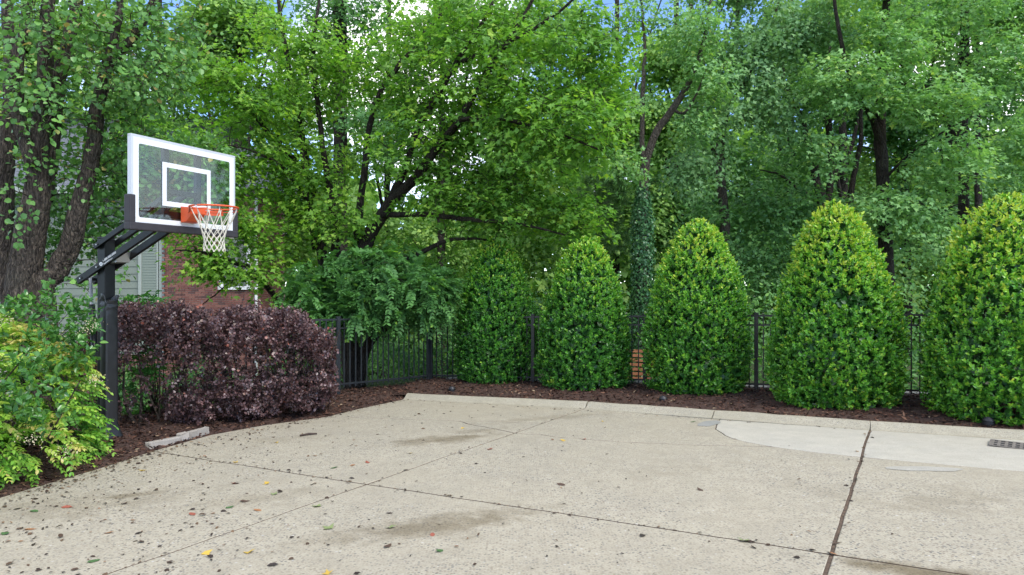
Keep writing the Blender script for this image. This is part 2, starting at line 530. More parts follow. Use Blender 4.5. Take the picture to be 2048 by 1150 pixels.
M['lf_pine'] = leaf_mat('pine_needle', [(0.0, (0.06, 0.14, 0.04)), (1.0, (0.13, 0.24, 0.06))], 0.25)
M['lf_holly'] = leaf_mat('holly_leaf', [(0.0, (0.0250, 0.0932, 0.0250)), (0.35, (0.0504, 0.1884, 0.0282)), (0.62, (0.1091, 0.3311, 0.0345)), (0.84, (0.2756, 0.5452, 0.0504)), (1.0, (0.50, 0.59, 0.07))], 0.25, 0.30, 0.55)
M['lf_purple'] = leaf_mat('purple_leaf', [(0.0, (0.0684, 0.0443, 0.0471)), (0.45, (0.1339, 0.0790, 0.0809)), (0.75, (0.2172, 0.1148, 0.1047)), (0.9, (0.2470, 0.1760, 0.1365)), (1.0, (0.4375, 0.1454, 0.0968))], 0.16, 0.36, 0.6, (1.3, 0.7, 0.6))
M['lf_nandina'] = leaf_mat('nandina_leaf', [(0.0, (0.0436, 0.1515, 0.0351)), (0.45, (0.0917, 0.2793, 0.0465)), (0.72, (0.2155, 0.4497, 0.0592)), (0.92, (0.4630, 0.6344, 0.0947)), (0.98, (0.6440, 0.6628, 0.2083)), (1.0, (0.6281, 0.2083, 0.0805))], 0.36, 0.4)
M['lf_glossy'] = leaf_mat('glossy_green_leaf', [(0.0, (0.0376, 0.1183, 0.0310)), (0.6, (0.0759, 0.2193, 0.0396)), (1.0, (0.1715, 0.3314, 0.0584))], 0.28, 0.25, 0.6)
M['grass'] = leaf_mat('grass_blade', [(0.0, (0.04, 0.10, 0.02)), (1.0, (0.12, 0.2, 0.04))], 0.3)
M['litter'] = leaf_mat('fallen_leaf_litter', [(0.0, (0.03, 0.02, 0.014)), (0.4, (0.07, 0.042, 0.026)), (0.7, (0.15, 0.09, 0.05)), (0.88, (0.24, 0.15, 0.085)), (1.0, (0.30, 0.22, 0.13))], 0.1, 0.6)
M['chip'] = leaf_mat('mulch_chip', [(0.0, (0.022, 0.012, 0.009)), (0.5, (0.068, 0.033, 0.022)), (0.85, (0.14, 0.070, 0.046)), (0.96, (0.20, 0.115, 0.075)), (1.0, (0.36, 0.27, 0.17))], 0.0, 0.9, 0.2)

# ---------------------------------------------------------------- helpers: leaves
T_OVATE = (np.array([[0, 0, 0], [-.25, .28, .06], [-.22, .66, .05], [0, 1, -.06], [.22, .66, .05], [.25, .28, .06]]), np.array([[0, 3, 2, 1], [0, 5, 4, 3]]))
T_ROUND = (np.array([[0, 0, 0], [-.38, .25, .07], [-.34, .66, .05], [0, 1, -.08], [.34, .66, .05], [.38, .25, .07]]), np.array([[0, 3, 2, 1], [0, 5, 4, 3]]))
T_NARROW = (np.array([[0, 0, 0], [-.19, .40, .03], [0, 1, -.05], [.19, .40, .03]]), np.array([[0, 3, 2, 1]]))
T_KITE = (np.array([[0, 0, 0], [-.36, .42, .06], [0, 1, -.05], [.36, .42, .06]]), np.array([[0, 3, 2, 1]]))
T_LOBED = (np.array([[0, 0, 0], [-.52, .40, .04], [-.16, .55, .02], [0, 1, -.08], [.16, .55, .02], [.52, .40, .04]]), np.array([[0, 3, 2, 1], [0, 5, 4, 3]]))
T_MAPLE = (np.array([[0, .4, .03], [0, 0, 0], [.40, .08, -.05], [.2, .3, 0], [.56, .60, -.06], [.17, .6, 0], [0, 1, -.09], [-.17, .6, 0], [-.56, .60, -.06], [-.2, .3, 0], [-.40, .08, -.05]]),
           np.array([[0, 1, 2, 3], [0, 3, 4, 5], [0, 5, 6, 7], [0, 7, 8, 9], [0, 9, 10, 1]]))
T_NEEDLE = (np.array([[-.012, 0, 0], [.012, 0, 0], [.006, 1, -.1], [-.006, 1, -.1]]), np.array([[0, 1, 2, 3]]))


def nrm(a):
    return a / (np.linalg.norm(a, axis=-1, keepdims=True) + 1e-9)


def leaf_arrays(pos, axis, normal, size, tpl):
    tv, tf = tpl
    axis = nrm(axis)
    x = nrm(np.cross(axis, normal))
    z = np.cross(x, axis)
    s = np.broadcast_to(np.asarray(size, float), (len(pos),))[:, None, None]
    V = pos[:, None, :] + s * (tv[None, :, 0:1] * x[:, None, :] + tv[None, :, 1:2] * axis[:, None, :] + tv[None, :, 2:3] * z[:, None, :])
    k = len(tv)
    Fc = (np.arange(len(pos))[:, None, None] * k + tf[None]).reshape(-1, tf.shape[1])
    return V.reshape(-1, 3), Fc


TRI = [0]


def leaves(name, pos, axis, normal, size, tpl, mat, parent, tone):
    V, Fc = leaf_arrays(pos, axis, normal, size, tpl)
    TRI[0] += len(Fc) * 2
    return put(name, np_mesh(name, V, Fc, False, {'tone': np.repeat(np.clip(tone, 0, 1), len(tpl[0]))}), parent, mat)


def rvec(rng, n):
    return nrm(rng.normal(size=(n, 3)))


def in_ellipsoids(rng, ells, n, shell=2.2):
    w = np.array([e[1][0] * e[1][1] * e[1][2] * (e[2] if len(e) > 2 else 1) for e in ells])
    idx = rng.choice(len(ells), n, p=w / w.sum())
    d = rvec(rng, n) * (rng.random(n) ** (1 / shell))[:, None]
    c = np.array([e[0] for e in ells], float)[idx]
    r = np.array([e[1] for e in ells], float)[idx]
    return c + d * r, d


def grow(rng, limbs, targets, r_tip=0.004, rise=0.18, maxr=0.05):
    """join every cluster centre to the nearest wood, so that branches fork from branches"""
    L = np.vstack([l[0] for l in limbs])
    Rd = np.concatenate([np.broadcast_to(l[1], (len(l[0]),)) for l in limbs])
    d0 = np.array([np.min(((L - t) ** 2).sum(1)) for t in targets])
    order = np.argsort(d0)
    cap = len(L) + len(targets) * 4
    P_ = np.zeros((cap, 3))
    R_ = np.zeros(cap)
    P_[:len(L)] = L
    R_[:len(L)] = Rd
    n = len(L)
    lines = []
    ends = np.zeros((len(targets), 3))
    for i in order:
        t = targets[i]
        dv = t - P_[:n]
        cost = np.sqrt((dv ** 2).sum(1)) + 0.9 * np.maximum(0, -dv[:, 2] + 0.05)
        j = int(np.argmin(cost))
        p = P_[j]
        ln = np.linalg.norm(t - p)
        s = np.linspace(0, 1, 5)[:, None]
        bend = rng.normal(size=3) * 0.07 * ln
        bend[2] += rise * ln * 0.5
        c = p * (1 - s) + t * s + (4 * s * (1 - s)) * bend
        r0 = min(R_[j] * 0.7, 0.006 + 0.011 * ln, maxr)
        rad = np.linspace(max(r0, r_tip), r_tip, 5)
        lines.append((c, rad))
        P_[n:n + 4] = c[1:]
        R_[n:n + 4] = rad[1:]
        n += 4
        ends[i] = nrm(c[-1] - c[-2])
    return lines, ends


def spray(rng, centers, dirs, k, R, leafsize, flat=0.22, up=0.75, droop=0.25, tilt=0.38, jitter=0.35):
    """leaf positions for flat sprays of foliage round each cluster centre"""
    n = len(centers)
    cn = nrm(np.array([0, 0, 1.0]) * up + dirs * 0.45 + rng.normal(size=(n, 3)) * 0.28)
    a = nrm(np.cross(cn, rvec(rng, n)))
    b = np.cross(cn, a)
    kk = np.maximum(3, (k * rng.uniform(0.45, 1.5, n)).astype(int))
    id_ = np.repeat(np.arange(n), kk)
    m = len(id_)
    th = rng.random(m) * 2 * np.pi
    rr = np.sqrt(rng.random(m)) * R * rng.uniform(0.6, 1.25, n)[id_]
    rad = a[id_] * np.cos(th)[:, None] + b[id_] * np.sin(th)[:, None]
    pos = centers[id_] + rad * rr[:, None] + cn[id_] * (rng.normal(size=m) * flat * R)[:, None]
    pos[:, 2] -= droop * rr ** 2 / max(R, 1e-6)
    ax = nrm(rad * 0.9 + dirs[id_] * 0.4 + rng.normal(size=(m, 3)) * jitter + np.array([0, 0, -0.35]))
    nn = nrm(cn[id_] + rng.normal(size=(m, 3)) * tilt)
    sz = leafsize * rng.uniform(0.5, 1.3, m)
    return pos, ax, nn, sz, id_


def limb(pts, r0, r1, n=None, wob=0.0, rng=None):
    n = n or max(6, 4 * len(pts))
    p = smooth_line(pts, n)
    if wob and rng is not None:
        p[1:-1] += rng.normal(size=(n - 2, 3)) * wob
    return p, np.linspace(r0, r1, n)


def make_tree(name, label, cat, limbs, ells, ncl, k, R, leafsize, tpl, lmat, bmat, seed, group=None, shell=2.2, tone=(0.45, 0.2),
              trunk_sides=12, flat=0.22, up=0.75, droop=0.25, tilt=0.38, keep=None, tonecl=0.16, rise=0.18, maxr=0.05, thin=0.0, twigs=0):
    rng = np.random.default_rng(seed)
    base = limbs[0][0][0].copy()
    root = empty(name, base)
    tag(root, label, cat, group)
    # wood
    big = []
    for p, r in limbs:
        n = len(p)
        rr = np.repeat(np.asarray(r)[:, None], trunk_sides, 1)
        ph = rng.random(4) * 6.28
        a = np.linspace(0, 2 * np.pi, trunk_sides, endpoint=False)[None]
        z = np.arange(n)[:, None]
        rr = rr * (1 + 0.07 * np.sin(2 * a + ph[0] + z * 0.3) + 0.05 * np.sin(3 * a + ph[1] - z * 0.2) + 0.03 * rng.normal(size=rr.shape))
        big.append((p - base, rr))
    V, Fc = tube_arrays(big, trunk_sides)
    tr = put('trunk', np_mesh('trunk', V, Fc, True), root, bmat)
    TRI[0] += len(Fc) * 2
    c, d = in_ellipsoids(rng, ells, ncl, shell)
    if thin > 0:
        LP = np.vstack([l[0] for l in limbs])
        near = LP[np.argmin(((c[:, None, [0, 2]] - LP[None][:, :, [0, 2]]) ** 2).sum(2), axis=1)]
        kf = (c[:, 1] > near[:, 1] - 0.15) | (rng.random(len(c)) > thin)
        c, d = c[kf], d[kf]
    d[:, 2] *= 0.5
    lines, ends = grow(rng, limbs, c, rise=rise, maxr=maxr)
    V, Fc = tube_arrays([(p - base, r) for p, r in lines], 4, cap=False)
    tag(put('branch_work', np_mesh('branches', V, Fc, True), root, bmat), kind='stuff')
    TRI[0] += len(Fc) * 2
    pos, ax, nn, sz, id_ = spray(rng, c, nrm(ends * 0.6 + d * 0.6 + 1e-6), k, R, leafsize, flat, up, droop, tilt)
    if twigs:
        a = np.repeat(c, twigs, 0)
        v = nrm(rvec(rng, len(a)) * np.array([1, 1, .35]) + np.repeat(ends, twigs, 0) * .5) * (R * rng.uniform(.5, 1.0, len(a)))[:, None]
        V, Fc = tube_arrays([(np.stack([a[i], a[i] + v[i] * .55 + np.array([0, 0, .012]), a[i] + v[i]]) - base, np.array([.0045, .0035, .002])) for i in range(len(a))], 3, False)
        tag(put('twig_work', np_mesh('twigs', V, Fc), root, bmat), kind='stuff')
        TRI[0] += len(Fc) * 2
    tn = tone[0] + rng.normal(size=len(c))[id_] * tonecl + rng.normal(size=len(pos)) * tone[1]
    leaves('crown', pos - base, ax, nn, sz, tpl, lmat, root, tn)
    return root


# ================================================================ the setting
# ground: one sheet to the horizon
def axis_grid(lo, hi, step):
    core = np.arange(lo, hi + 1e-6, step)
    out = [hi + step * (1.35 ** i - 1) / 0.35 for i in range(1, 26)]
    neg = [lo - step * (1.35 ** i - 1) / 0.35 for i in range(1, 26)]
    a = np.array(sorted(neg) + list(core) + out)
    return a[(a > -900) & (a < 900)]


gx, gy = axis_grid(-16, 14, 0.4), axis_grid(-6, 30, 0.4)
XX, YY = np.meshgrid(gx, gy)
ZZ = terrain(XX, YY)
nx_, ny_ = len(gx), len(gy)
ii = (np.arange(ny_ - 1)[:, None] * nx_ + np.arange(nx_ - 1)[None]).ravel()
gme = np_mesh('ground', np.stack([XX, YY, ZZ], -1).reshape(-1, 3), np.stack([ii, ii + 1, ii + nx_ + 1, ii + nx_], -1), True)
tag(put('ground', gme, None, M['ground']), kind='structure')


# ---- driveway: cast panels with open joints
def wig(a, b, amp, n, seed):
    """a slightly wandering line from a to b (2D), ends fixed"""
    r = np.random.default_rng(seed)
    t = np.linspace(0, 1, n + 1)
    d = np.array(b) - np.array(a)
    nn = np.array([-d[1], d[0]]) / np.linalg.norm(d)
    off = np.concatenate([[0], np.cumsum(r.normal(size=n - 1)) * 0.5 + r.normal(size=n - 1) * 0.6, [0]]) * amp
    off -= np.linspace(off[0], off[-1], n + 1)
    off *= np.sin(np.pi * t) ** 0.3
    return np.array(a)[None] * (1 - t[:, None]) + np.array(b)[None] * t[:, None] + off[:, None] * nn


def g2(px, py):
    return G(px, py)[:2]


def isect(p, d, q, e):
    A = np.array([[d[0], -e[0]], [d[1], -e[1]]])
    s = np.linalg.solve(A, np.array(q) - np.array(p))
    return np.array(p) + d * s[0]


LB0, LB1 = g2(1170, 817), g2(210, 1150)
LC0, LC1 = g2(1740, 860), g2(1650, 1150)
LA0, LA1 = g2(300, 903), g2(1660, 1108)
dB, dC, dA = LB1 - LB0, LC1 - LC0, LA1 - LA0
X_AB = isect(LA0, dA, LB0, dB)
X_AC = isect(LA0, dA, LC0, dC)
near_y = -5.0
C_end = LC0 + dC * ((near_y - LC0[1]) / dC[1])
A_right = LA0 + dA * 2.6
dcurb = g2(2048, 880) - g2(1740, 860)
curb_right = g2(1740, 860) + dcurb * 5.0
SE = [np.array(p[:2]) for p in LEFT_EDGE]
le_near = SE[0] + (SE[0] - SE[1]) * ((near_y - SE[0][1]) / (SE[0][1] - SE[1][1]))
A_left = SE[3]
B_end = isect(LB0, dB, SE[0], le_near - SE[0])
# crack between the far panels
K1 = [g2(650, 834), g2(780, 836), g2(905, 841), g2(1000, 843), g2(1074, 846)]
tB = lambda py: LB0 + dB * ((G(1000, py)[1] - LB0[1]) / dB[1])


def on_B(px, py):
    q = g2(px, py)
    n = np.array([-dB[1], dB[0]]) / np.linalg.norm(dB)
    return q - n * np.dot(q - LB0, n)


KB1 = on_B(1074, 846)
KB2 = on_B(1020, 865)
AP = [g2(1440, 839), g2(1432, 850), g2(1438, 862), g2(1470, 878), g2(1545, 893), g2(1640, 905), g2(1731, 915), g2(1900, 933), g2(2048, 946)]
AP_C = isect(LC0, dC, AP[6], AP[7] - AP[6])
AP_far = AP[-1] + (AP[-1] - AP[-2]) * 8.0
# shared edges
e_B = {'a': wig(LB0, KB1, 0.006, 8, 1), 'b': wig(KB1, KB2, 0.004, 4, 2), 'c': wig(KB2, X_AB, 0.008, 14, 3), 'd': wig(X_AB, B_end, 0.008, 20, 4)}
e_A = {'l': wig(A_left, X_AB, 0.004, 10, 5), 'm': wig(X_AB, X_AC, 0.005, 16, 6), 'r': wig(X_AC, A_right, 0.005, 16, 7)}
e_C = {'u': wig(LC0, AP_C, 0.003, 4, 8), 'm': wig(AP_C, X_AC, 0.004, 14, 9), 'd': wig(X_AC, C_end, 0.004, 16, 10)}
k_left = np.vstack([wig(g2(650, 834), g2(905, 841), 0.025, 10, 11), wig(g2(905, 841), KB1, 0.02, 8, 12)[1:]])
k_low = wig(g2(905, 841), KB2, 0.02, 7, 13)
k_right = np.vstack([wig(KB2, g2(1300, 886), 0.025, 10, 14), wig(g2(1300, 886), g2(1545, 893), 0.03, 10, 15)[1:]])
ap_curve = smooth_line(np.array(AP[:7]), 22)
ap_curve[1:-1] += np.random.default_rng(9).normal(size=(20, 2)) * 0.008
ap_curve[-1] = AP_C
ap_r = wig(AP_C, AP_far, 0.008, 14, 16)
ap_split = int(np.argmin(((ap_curve - g2(1545, 893)) ** 2).sum(1)))
k_right[-1] = ap_curve[ap_split]
k905 = int(np.argmin(((k_left - g2(905, 841)) ** 2).sum(1)))
curb_pts = [g2(806, 799), g2(1170, 817), g2(1440, 839), g2(1740, 860), curb_right]


def cat(*ls):
    out = [np.asarray(ls[0])]
    for l in ls[1:]:
        l = np.asarray(l)
        if len(l.shape) == 1:
            l = l[None]
        out.append(l[1:] if np.allclose(l[0], out[-1][-1]) else l)
    r = np.vstack(out)
    if np.allclose(r[0], r[-1]):
        r = r[:-1]
    return r


lefts = lambda i, j: np.array(SE[i:j])
panels = [
    ('concrete', cat(np.array([g2(806, 799), LB0]), e_B['a'], k_left[::-1], np.array([SE[7]]))),                                   # far left
    ('concrete', cat(k_left[k905:], e_B['b'], k_low[::-1])),                                                                       # sliver between the cracks
    ('concrete', cat(k_left[:k905 + 1], k_low, e_B['c'], e_A['l'][::-1], np.array([SE[4], SE[5]]))),                               # left middle
    ('concrete', cat(np.array([LB0, g2(1440, 839)]), ap_curve[:ap_split + 1], k_right[::-1], e_B['b'][::-1], e_B['a'][::-1])),     # far middle
    ('concrete', cat(k_right, ap_curve[ap_split:], e_C['m'], e_A['m'][::-1], e_B['c'][::-1])),                                     # centre
    ('apron', cat(np.array([g2(1440, 839), LC0]), e_C['u'], ap_curve[::-1])),                                                      # pale apron
    ('apron', cat(np.array([LC0, curb_right]), np.array([AP_far]), ap_r[::-1], e_C['u'][::-1])),
    ('concrete', cat(ap_r, e_A['r'][::-1], e_C['m'][::-1])),                                                                       # right
    ('concrete', cat(e_A['l'], e_B['d'], np.array(SE[0:3]))),                                                 # near left
    ('concrete', cat(e_A['m'], e_C['d'], np.array([le_near]), e_B['d'][::-1])),                                                                  # near middle
    ('concrete', cat(e_A['r'], A_right + np.array([0, near_y - A_right[1]]), C_end, e_C['d'][::-1])),                              # near right
]


def inset_poly(poly, gap):
    p = np.asarray(poly, float)
    n = len(p)
    gap = np.broadcast_to(np.asarray(gap, float), (n,))
    area = 0.5 * np.sum(p[:, 0] * np.roll(p[:, 1], -1) - np.roll(p[:, 0], -1) * p[:, 1])
    if area < 0:
        p = p[::-1]
        gap = np.roll(gap[::-1], -1)
    e = np.roll(p, -1, 0) - p
    ln = np.linalg.norm(e, axis=1, keepdims=True)
    e = e / ln
    inn = np.stack([-e[:, 1], e[:, 0]], -1)
    prev = np.roll(inn, 1, 0)
    b = inn + prev
    b /= np.linalg.norm(b, axis=1, keepdims=True) + 1e-9
    c = np.clip((b * inn).sum(1), 0.35, 1)
    gv = np.maximum(gap, np.roll(gap, 1))
    return p + b * (gv / c)[:, None]


drive = tag(empty('driveway', (0, 0, 0)), kind='structure')


def edge_gaps(poly):
    """half the joint width along each edge: saw joints, the wide right-hand joint, hair cracks"""
    p = np.asarray(poly, float)
    mid = (p + np.roll(p, -1, 0)) / 2
    out = np.full(len(p), 0.006)
    for a, d, w in ((LA0, dA, 0.0095), (LB0, dB, 0.0065), (LC0, dC, 0.012)):
        nn = np.array([-d[1], d[0]]) / np.linalg.norm(d)
        near = (np.abs((mid - a) @ nn) < 0.05) & (np.abs((p - a) @ nn) < 0.06) & (np.abs((np.roll(p, -1, 0) - a) @ nn) < 0.06)
        out[near] = w
    for ln in (k_left, k_low, k_right):
        for q in range(len(p)):
            if np.min(((ln - p[q]) ** 2).sum(1)) < 1e-8 and np.min(((ln - p[(q + 1) % len(p)]) ** 2).sum(1)) < 1e-8:
                out[q] = 0.010
    return out
for i, (mk, poly) in enumerate(panels):
    hg = edge_gaps(poly)
    rings = [(inset_poly(poly, hg), -0.09), (inset_poly(poly, hg), -0.003), (inset_poly(poly, hg + 0.005), 0.0)]
    n = len(rings[0][0])
    V, Fc = [], []
    for pl, dz in rings:
        V += [(x, y, gz(x, y) + dz) for x, y in pl]
    for r in range(2):
        for j in range(n):
            j2 = (j + 1) % n
            Fc.append((r * n + j, r * n + j2, (r + 1) * n + j2, (r + 1) * n + j))
    Fc.append(tuple(range(2 * n, 3 * n)))
    o = put('concrete_panel' if mk == 'concrete' else 'apron_panel', py_mesh('panel', V, Fc), drive, M[mk])
    o.data.materials.append(M['joint'])
    o.data.polygons.foreach_set('material_index', np.array([1] * n + [0] * (len(Fc) - n), np.int32))
soil = cat(np.array([le_near]), np.array(SE), np.array(curb_pts[1:]), np.array([A_right + np.array([2.0, 2.0])]), np.array([A_right + np.array([0, near_y - A_right[1]])]))
soil = inset_poly(soil, 0.02)
put('joint_fill', py_mesh('joint_fill', [(x, y, gz(x, y) - 0.010) for x, y in soil], [tuple(range(len(soil)))]), drive, M['joint'])
# mortar smear beside the drain and the grey repair at the curb
for nm, mk, c, rx, ry, ang in (('mortar_smear', 'puddle_film', g2(1848, 938), 0.30, 0.10, -0.15), ('mortar_patch', 'patch', g2(1418, 847), 0.10, 0.28, -0.6)):
    r = np.random.default_rng(5)
    t = np.linspace(0, 2 * np.pi, 25)[:-1]
    rr = 1 + 0.12 * np.sin(2 * t + 1) + 0.08 * np.sin(5 * t) + 0.05 * r.normal(size=24)
    x = np.cos(t) * rx * rr
    y = np.sin(t) * ry * rr
    xs, ys = c[0] + x * math.cos(ang) - y * math.sin(ang), c[1] + x * math.sin(ang) + y * math.cos(ang)
    V = [(a, b, gz(a, b) + 0.0035) for a, b in zip(xs, ys)] + [(c[0], c[1], gz(*c) + 0.006)]
    put(nm, py_mesh(nm, V, [(j, (j + 1) % 24, 24) for j in range(24)], True), drive, M[mk])

# ---- curb in lengths, rolled profile
curb = tag(empty('curb', (0, 0, 0)), kind='structure')
cuts = [np.array([806, 799]), np.array([1170, 817]), np.array([1424, 836]), np.array([1740, 860])]
cpts = [g2(*c) for c in cuts] + [curb_right]
prof = [(-0.03, -0.10), (-0.03, 0.002), (0.0, 0.006), (0.03, 0.018), (0.06, 0.042), (0.085, 0.066), (0.115, 0.082), (0.15, 0.086), (0.185, 0.078), (0.20, 0.06), (0.20, -0.10)]
for i in range(4):
    a, b = cpts[i], cpts[i + 1]
    d = (b - a) / np.linalg.norm(b - a)
    nb = np.array([-d[1], d[0]])
    if nb[1] < 0:
        nb = -nb
    a2, b2 = a + d * 0.006, b - d * 0.006
    n = max(2, int(np.linalg.norm(b2 - a2) / 0.25))
    rr = np.random.default_rng(20 + i)
    V, Fc = [], []
    for j in range(n + 1):
        q = a2 + (b2 - a2) * j / n
        for (o, h) in prof:
            x, y = q + nb * o
            V.append((x, y, gz(x, y) + h + (rr.normal() * 0.0025 if h > 0.05 else 0)))
    m = len(prof)
    for j in range(n):
        for k in range(m - 1):
            Fc.append((j * m + k, (j + 1) * m + k, (j + 1) * m + k + 1, j * m + k + 1))
    Fc.append(tuple(range(m)))
    Fc.append(tuple(n * m + k for k in reversed(range(m))))
    o = put('curb_length', py_mesh('curb_length', V, Fc, True), curb, M['curb'])
    for f in o.data.polygons[-2:]:
        f.use_smooth = False
    o.data.set_sharp_from_angle(angle=math.radians(50))


# ---- mulch beds
def loft(name, A, B, na, nb, hfun, seed):
    a, b = smooth_line(A, na), smooth_line(B, na)
    r = np.random.default_rng(seed)
    V = []
    for i in range(na):
        for j in range(nb):
            t = j / (nb - 1)
            p = a[i] * (1 - t) + b[i] * t
            V.append((p[0], p[1], gz(p[0], p[1]) + hfun(t) + (r.normal() * 0.012 if 0 < j < nb - 1 else 0)))
    ii = (np.arange(na - 1)[:, None] * nb + np.arange(nb - 1)[None]).ravel()
    return np.array(V), np.stack([ii, ii + nb, ii + nb + 1, ii + 1], -1)


def chips(name, V, Fc, n, seed, parent, lo=0.018, hi=0.06, mat='chip'):
    r = np.random.default_rng(seed)
    q = V[Fc]
    area = 0.5 * np.linalg.norm(np.cross(q[:, 2] - q[:, 0], q[:, 3] - q[:, 1]), axis=1)
    f = r.choice(len(Fc), n, p=area / area.sum())
    u, v = r.random(n)[:, None], r.random(n)[:, None]
    qq = q[f]
    pos = qq[:, 0] * (1 - u) * (1 - v) + qq[:, 1] * u * (1 - v) + qq[:, 2] * u * v + qq[:, 3] * (1 - u) * v
    pos[:, 2] += r.uniform(0.0, 0.018, n)
    ax = nrm(r.normal(size=(n, 3)) * np.array([1, 1, 0.3]))
    nn = nrm(np.array([0, 0, 1.0]) + r.normal(size=(n, 3)) * 0.5)
    o = leaves(name, pos, ax, nn, r.uniform(lo, hi, n) * r.choice([1, 1, 1.6], n), T_NARROW, M[mat], parent, r.random(n) ** 1.2)
    o['kind'] = 'stuff'
    return o


A3 = lambda p: np.array([p[0], p[1], 0.0])
cb = [np.array(p) for p in cpts]
nb_all = np.array([0.42, 0.9]) / np.linalg.norm([0.42, 0.9])
bedA = [A3(SE[8] + np.array([-0.12, 0.14]))] + [A3(p + nb_all * 0.18) for p in cb[:]]
bedB = [A3(CORNER[:2] + np.array([-0.2, 0.5])), A3(np.array([0.6, 12.75])), A3(FENCE_MID[:2] + np.array([0.2, 0.6])), A3(np.array([5.6, 10.4])), A3(FENCE_END[:2] + np.array([0.3, 0.6])), A3(np.array([16.0, 5.0]))]
V, Fc = loft('mulch_bed', bedA, bedB, 120, 22, lambda t: 0.055 + 0.10 * math.sin(min(1, t * 1.3) * math.pi / 2), 31)
bed1 = tag(put('mulch_bed', np_mesh('mulch_bed', V, Fc, True), None, M['mulch']), kind='structure')
fr = V.reshape(120, 22, 3)[:, :, 0].mean(1) < 8.5
chips('mulch_chips', V, Fc[np.repeat(fr[:-1], 21)], 21000, 32, bed1)
lA = [A3(p) for p in [SE[0] + (SE[0] - SE[1]) * 0.6] + SE] + [A3(SE[8] + np.array([0.0, 0.18]))]
lB = [A3(p + np.array([-1.75, 0.75])) for p in [SE[0] + (SE[0] - SE[1]) * 0.6] + SE[:8]] + [A3(CORNER[:2] + np.array([-0.75, -0.2])), A3(CORNER[:2] + np.array([-0.2, 0.45]))]
V2, F2 = loft('mulch_bed', lA, lB, 100, 18, lambda t: -0.012 + 0.085 * math.sin(min(1, t * 1.8) * math.pi / 2), 33)
bed2 = tag(put('mulch_bed', np_mesh('mulch_bed', V2, F2, True), None, M['mulch']), kind='structure')
chips('mulch_chips', V2, F2, 17000, 34, bed2)
bed_h = lambda x, y: gz(x, y) + 0.12

# grass beyond the left bed
r = np.random.default_rng(41)
n = 16000
gp = np.stack([r.uniform(-9.5, -4.9, n), r.uniform(6.8, 12.5, n)], -1)
s_ = (gp[:, 0] + 4.1) * -0.92 + (gp[:, 1] - 6.0) * 0.39
gp = gp[(s_ > 1.5)]
n = len(gp)
gp3 = np.column_stack([gp, terrain(gp[:, 0], gp[:, 1])])
tag(leaves('grass', gp3, nrm(np.array([0, 0, 1.0]) + r.normal(size=(n, 3)) * 0.35), rvec(r, n), r.uniform(0.06, 0.15, n), T_NARROW, M['grass'], None, r.random(n)),
    'short green grass showing under the purple hedge', 'grass', kind='stuff')

# ================================================================ house
HY0 = 21.15
hx = lambda px, Y=HY0: (px - CX) / F * Y
hzz = lambda py, Y=HY0: CAM_H - (py - HY) / F * Y
BY = 21.0
bx0, bx1 = hx(334, BY), hx(513, BY)
house = empty('house', (bx0, BY, -2.6))
hb = np.array([bx0, BY, -2.6])
tag(house, 'house with sage siding, red brick wing and grey shingle roof behind the trees', 'house')


def hpart(name, lo, hi, mat, parent=house, bevel=0.0):
    lo, hi = np.array(lo, float), np.array(hi, float)
    return box(name, (lo + hi) / 2 - hb, np.abs(hi - lo), mat, parent, None, bevel)


eave_z = 4.35
sx0, sx1 = -17.5, hx(320)
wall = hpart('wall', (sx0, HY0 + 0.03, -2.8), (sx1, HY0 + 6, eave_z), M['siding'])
exp_ = 0.225
zb = -0.75
bdm = None
for i in range(int((eave_z - zb) / exp_)):
    z = zb + i * exp_
    if bdm is None:
        L = sx1 - sx0 - 0.02
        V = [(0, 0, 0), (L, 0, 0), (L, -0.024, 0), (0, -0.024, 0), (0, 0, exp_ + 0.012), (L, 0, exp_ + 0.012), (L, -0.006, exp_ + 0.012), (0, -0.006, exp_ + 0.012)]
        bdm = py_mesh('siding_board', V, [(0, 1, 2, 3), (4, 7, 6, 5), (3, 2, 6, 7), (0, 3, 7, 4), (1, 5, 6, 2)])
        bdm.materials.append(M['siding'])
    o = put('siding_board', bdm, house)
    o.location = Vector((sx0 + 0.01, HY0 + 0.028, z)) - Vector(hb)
hpart('corner_board', (sx1 - 0.02, HY0 - 0.06, -0.75), (sx1 + 0.17, HY0 + 0.2, eave_z), M['trim'])
# window in the siding
wx0, wx1, wz0, wz1 = hx(283), hx(317), hzz(598), hzz(470)
win = hpart('window', (wx0, HY0 - 0.03, wz0), (wx1, HY0 + 0.02, wz1), M['blind'])
for j in range(22):
    z = wz0 + 0.08 + j * (wz1 - wz0 - 0.16) / 22
    hpart('blind_slat', (wx0 + 0.05, HY0 - 0.045, z), (wx1 - 0.05, HY0 - 0.031, z + 0.045), M['blind'], win).matrix_parent_inverse = Matrix.Identity(4)
for nm, lo, hi in (('window_frame', (wx0 - 0.07, HY0 - 0.06, wz0 - 0.06), (wx0 + 0.03, HY0 - 0.0, wz1 + 0.08)), ('window_frame', (wx1 - 0.03, HY0 - 0.06, wz0 - 0.06), (wx1 + 0.05, HY0 - 0.0, wz1 + 0.08)),
                   ('window_sill', (wx0 - 0.1, HY0 - 0.09, wz0 - 0.1), (wx1 + 0.06, HY0 - 0.005, wz0 - 0.01))):
    hpart(nm, lo, hi, M['trim'], win)
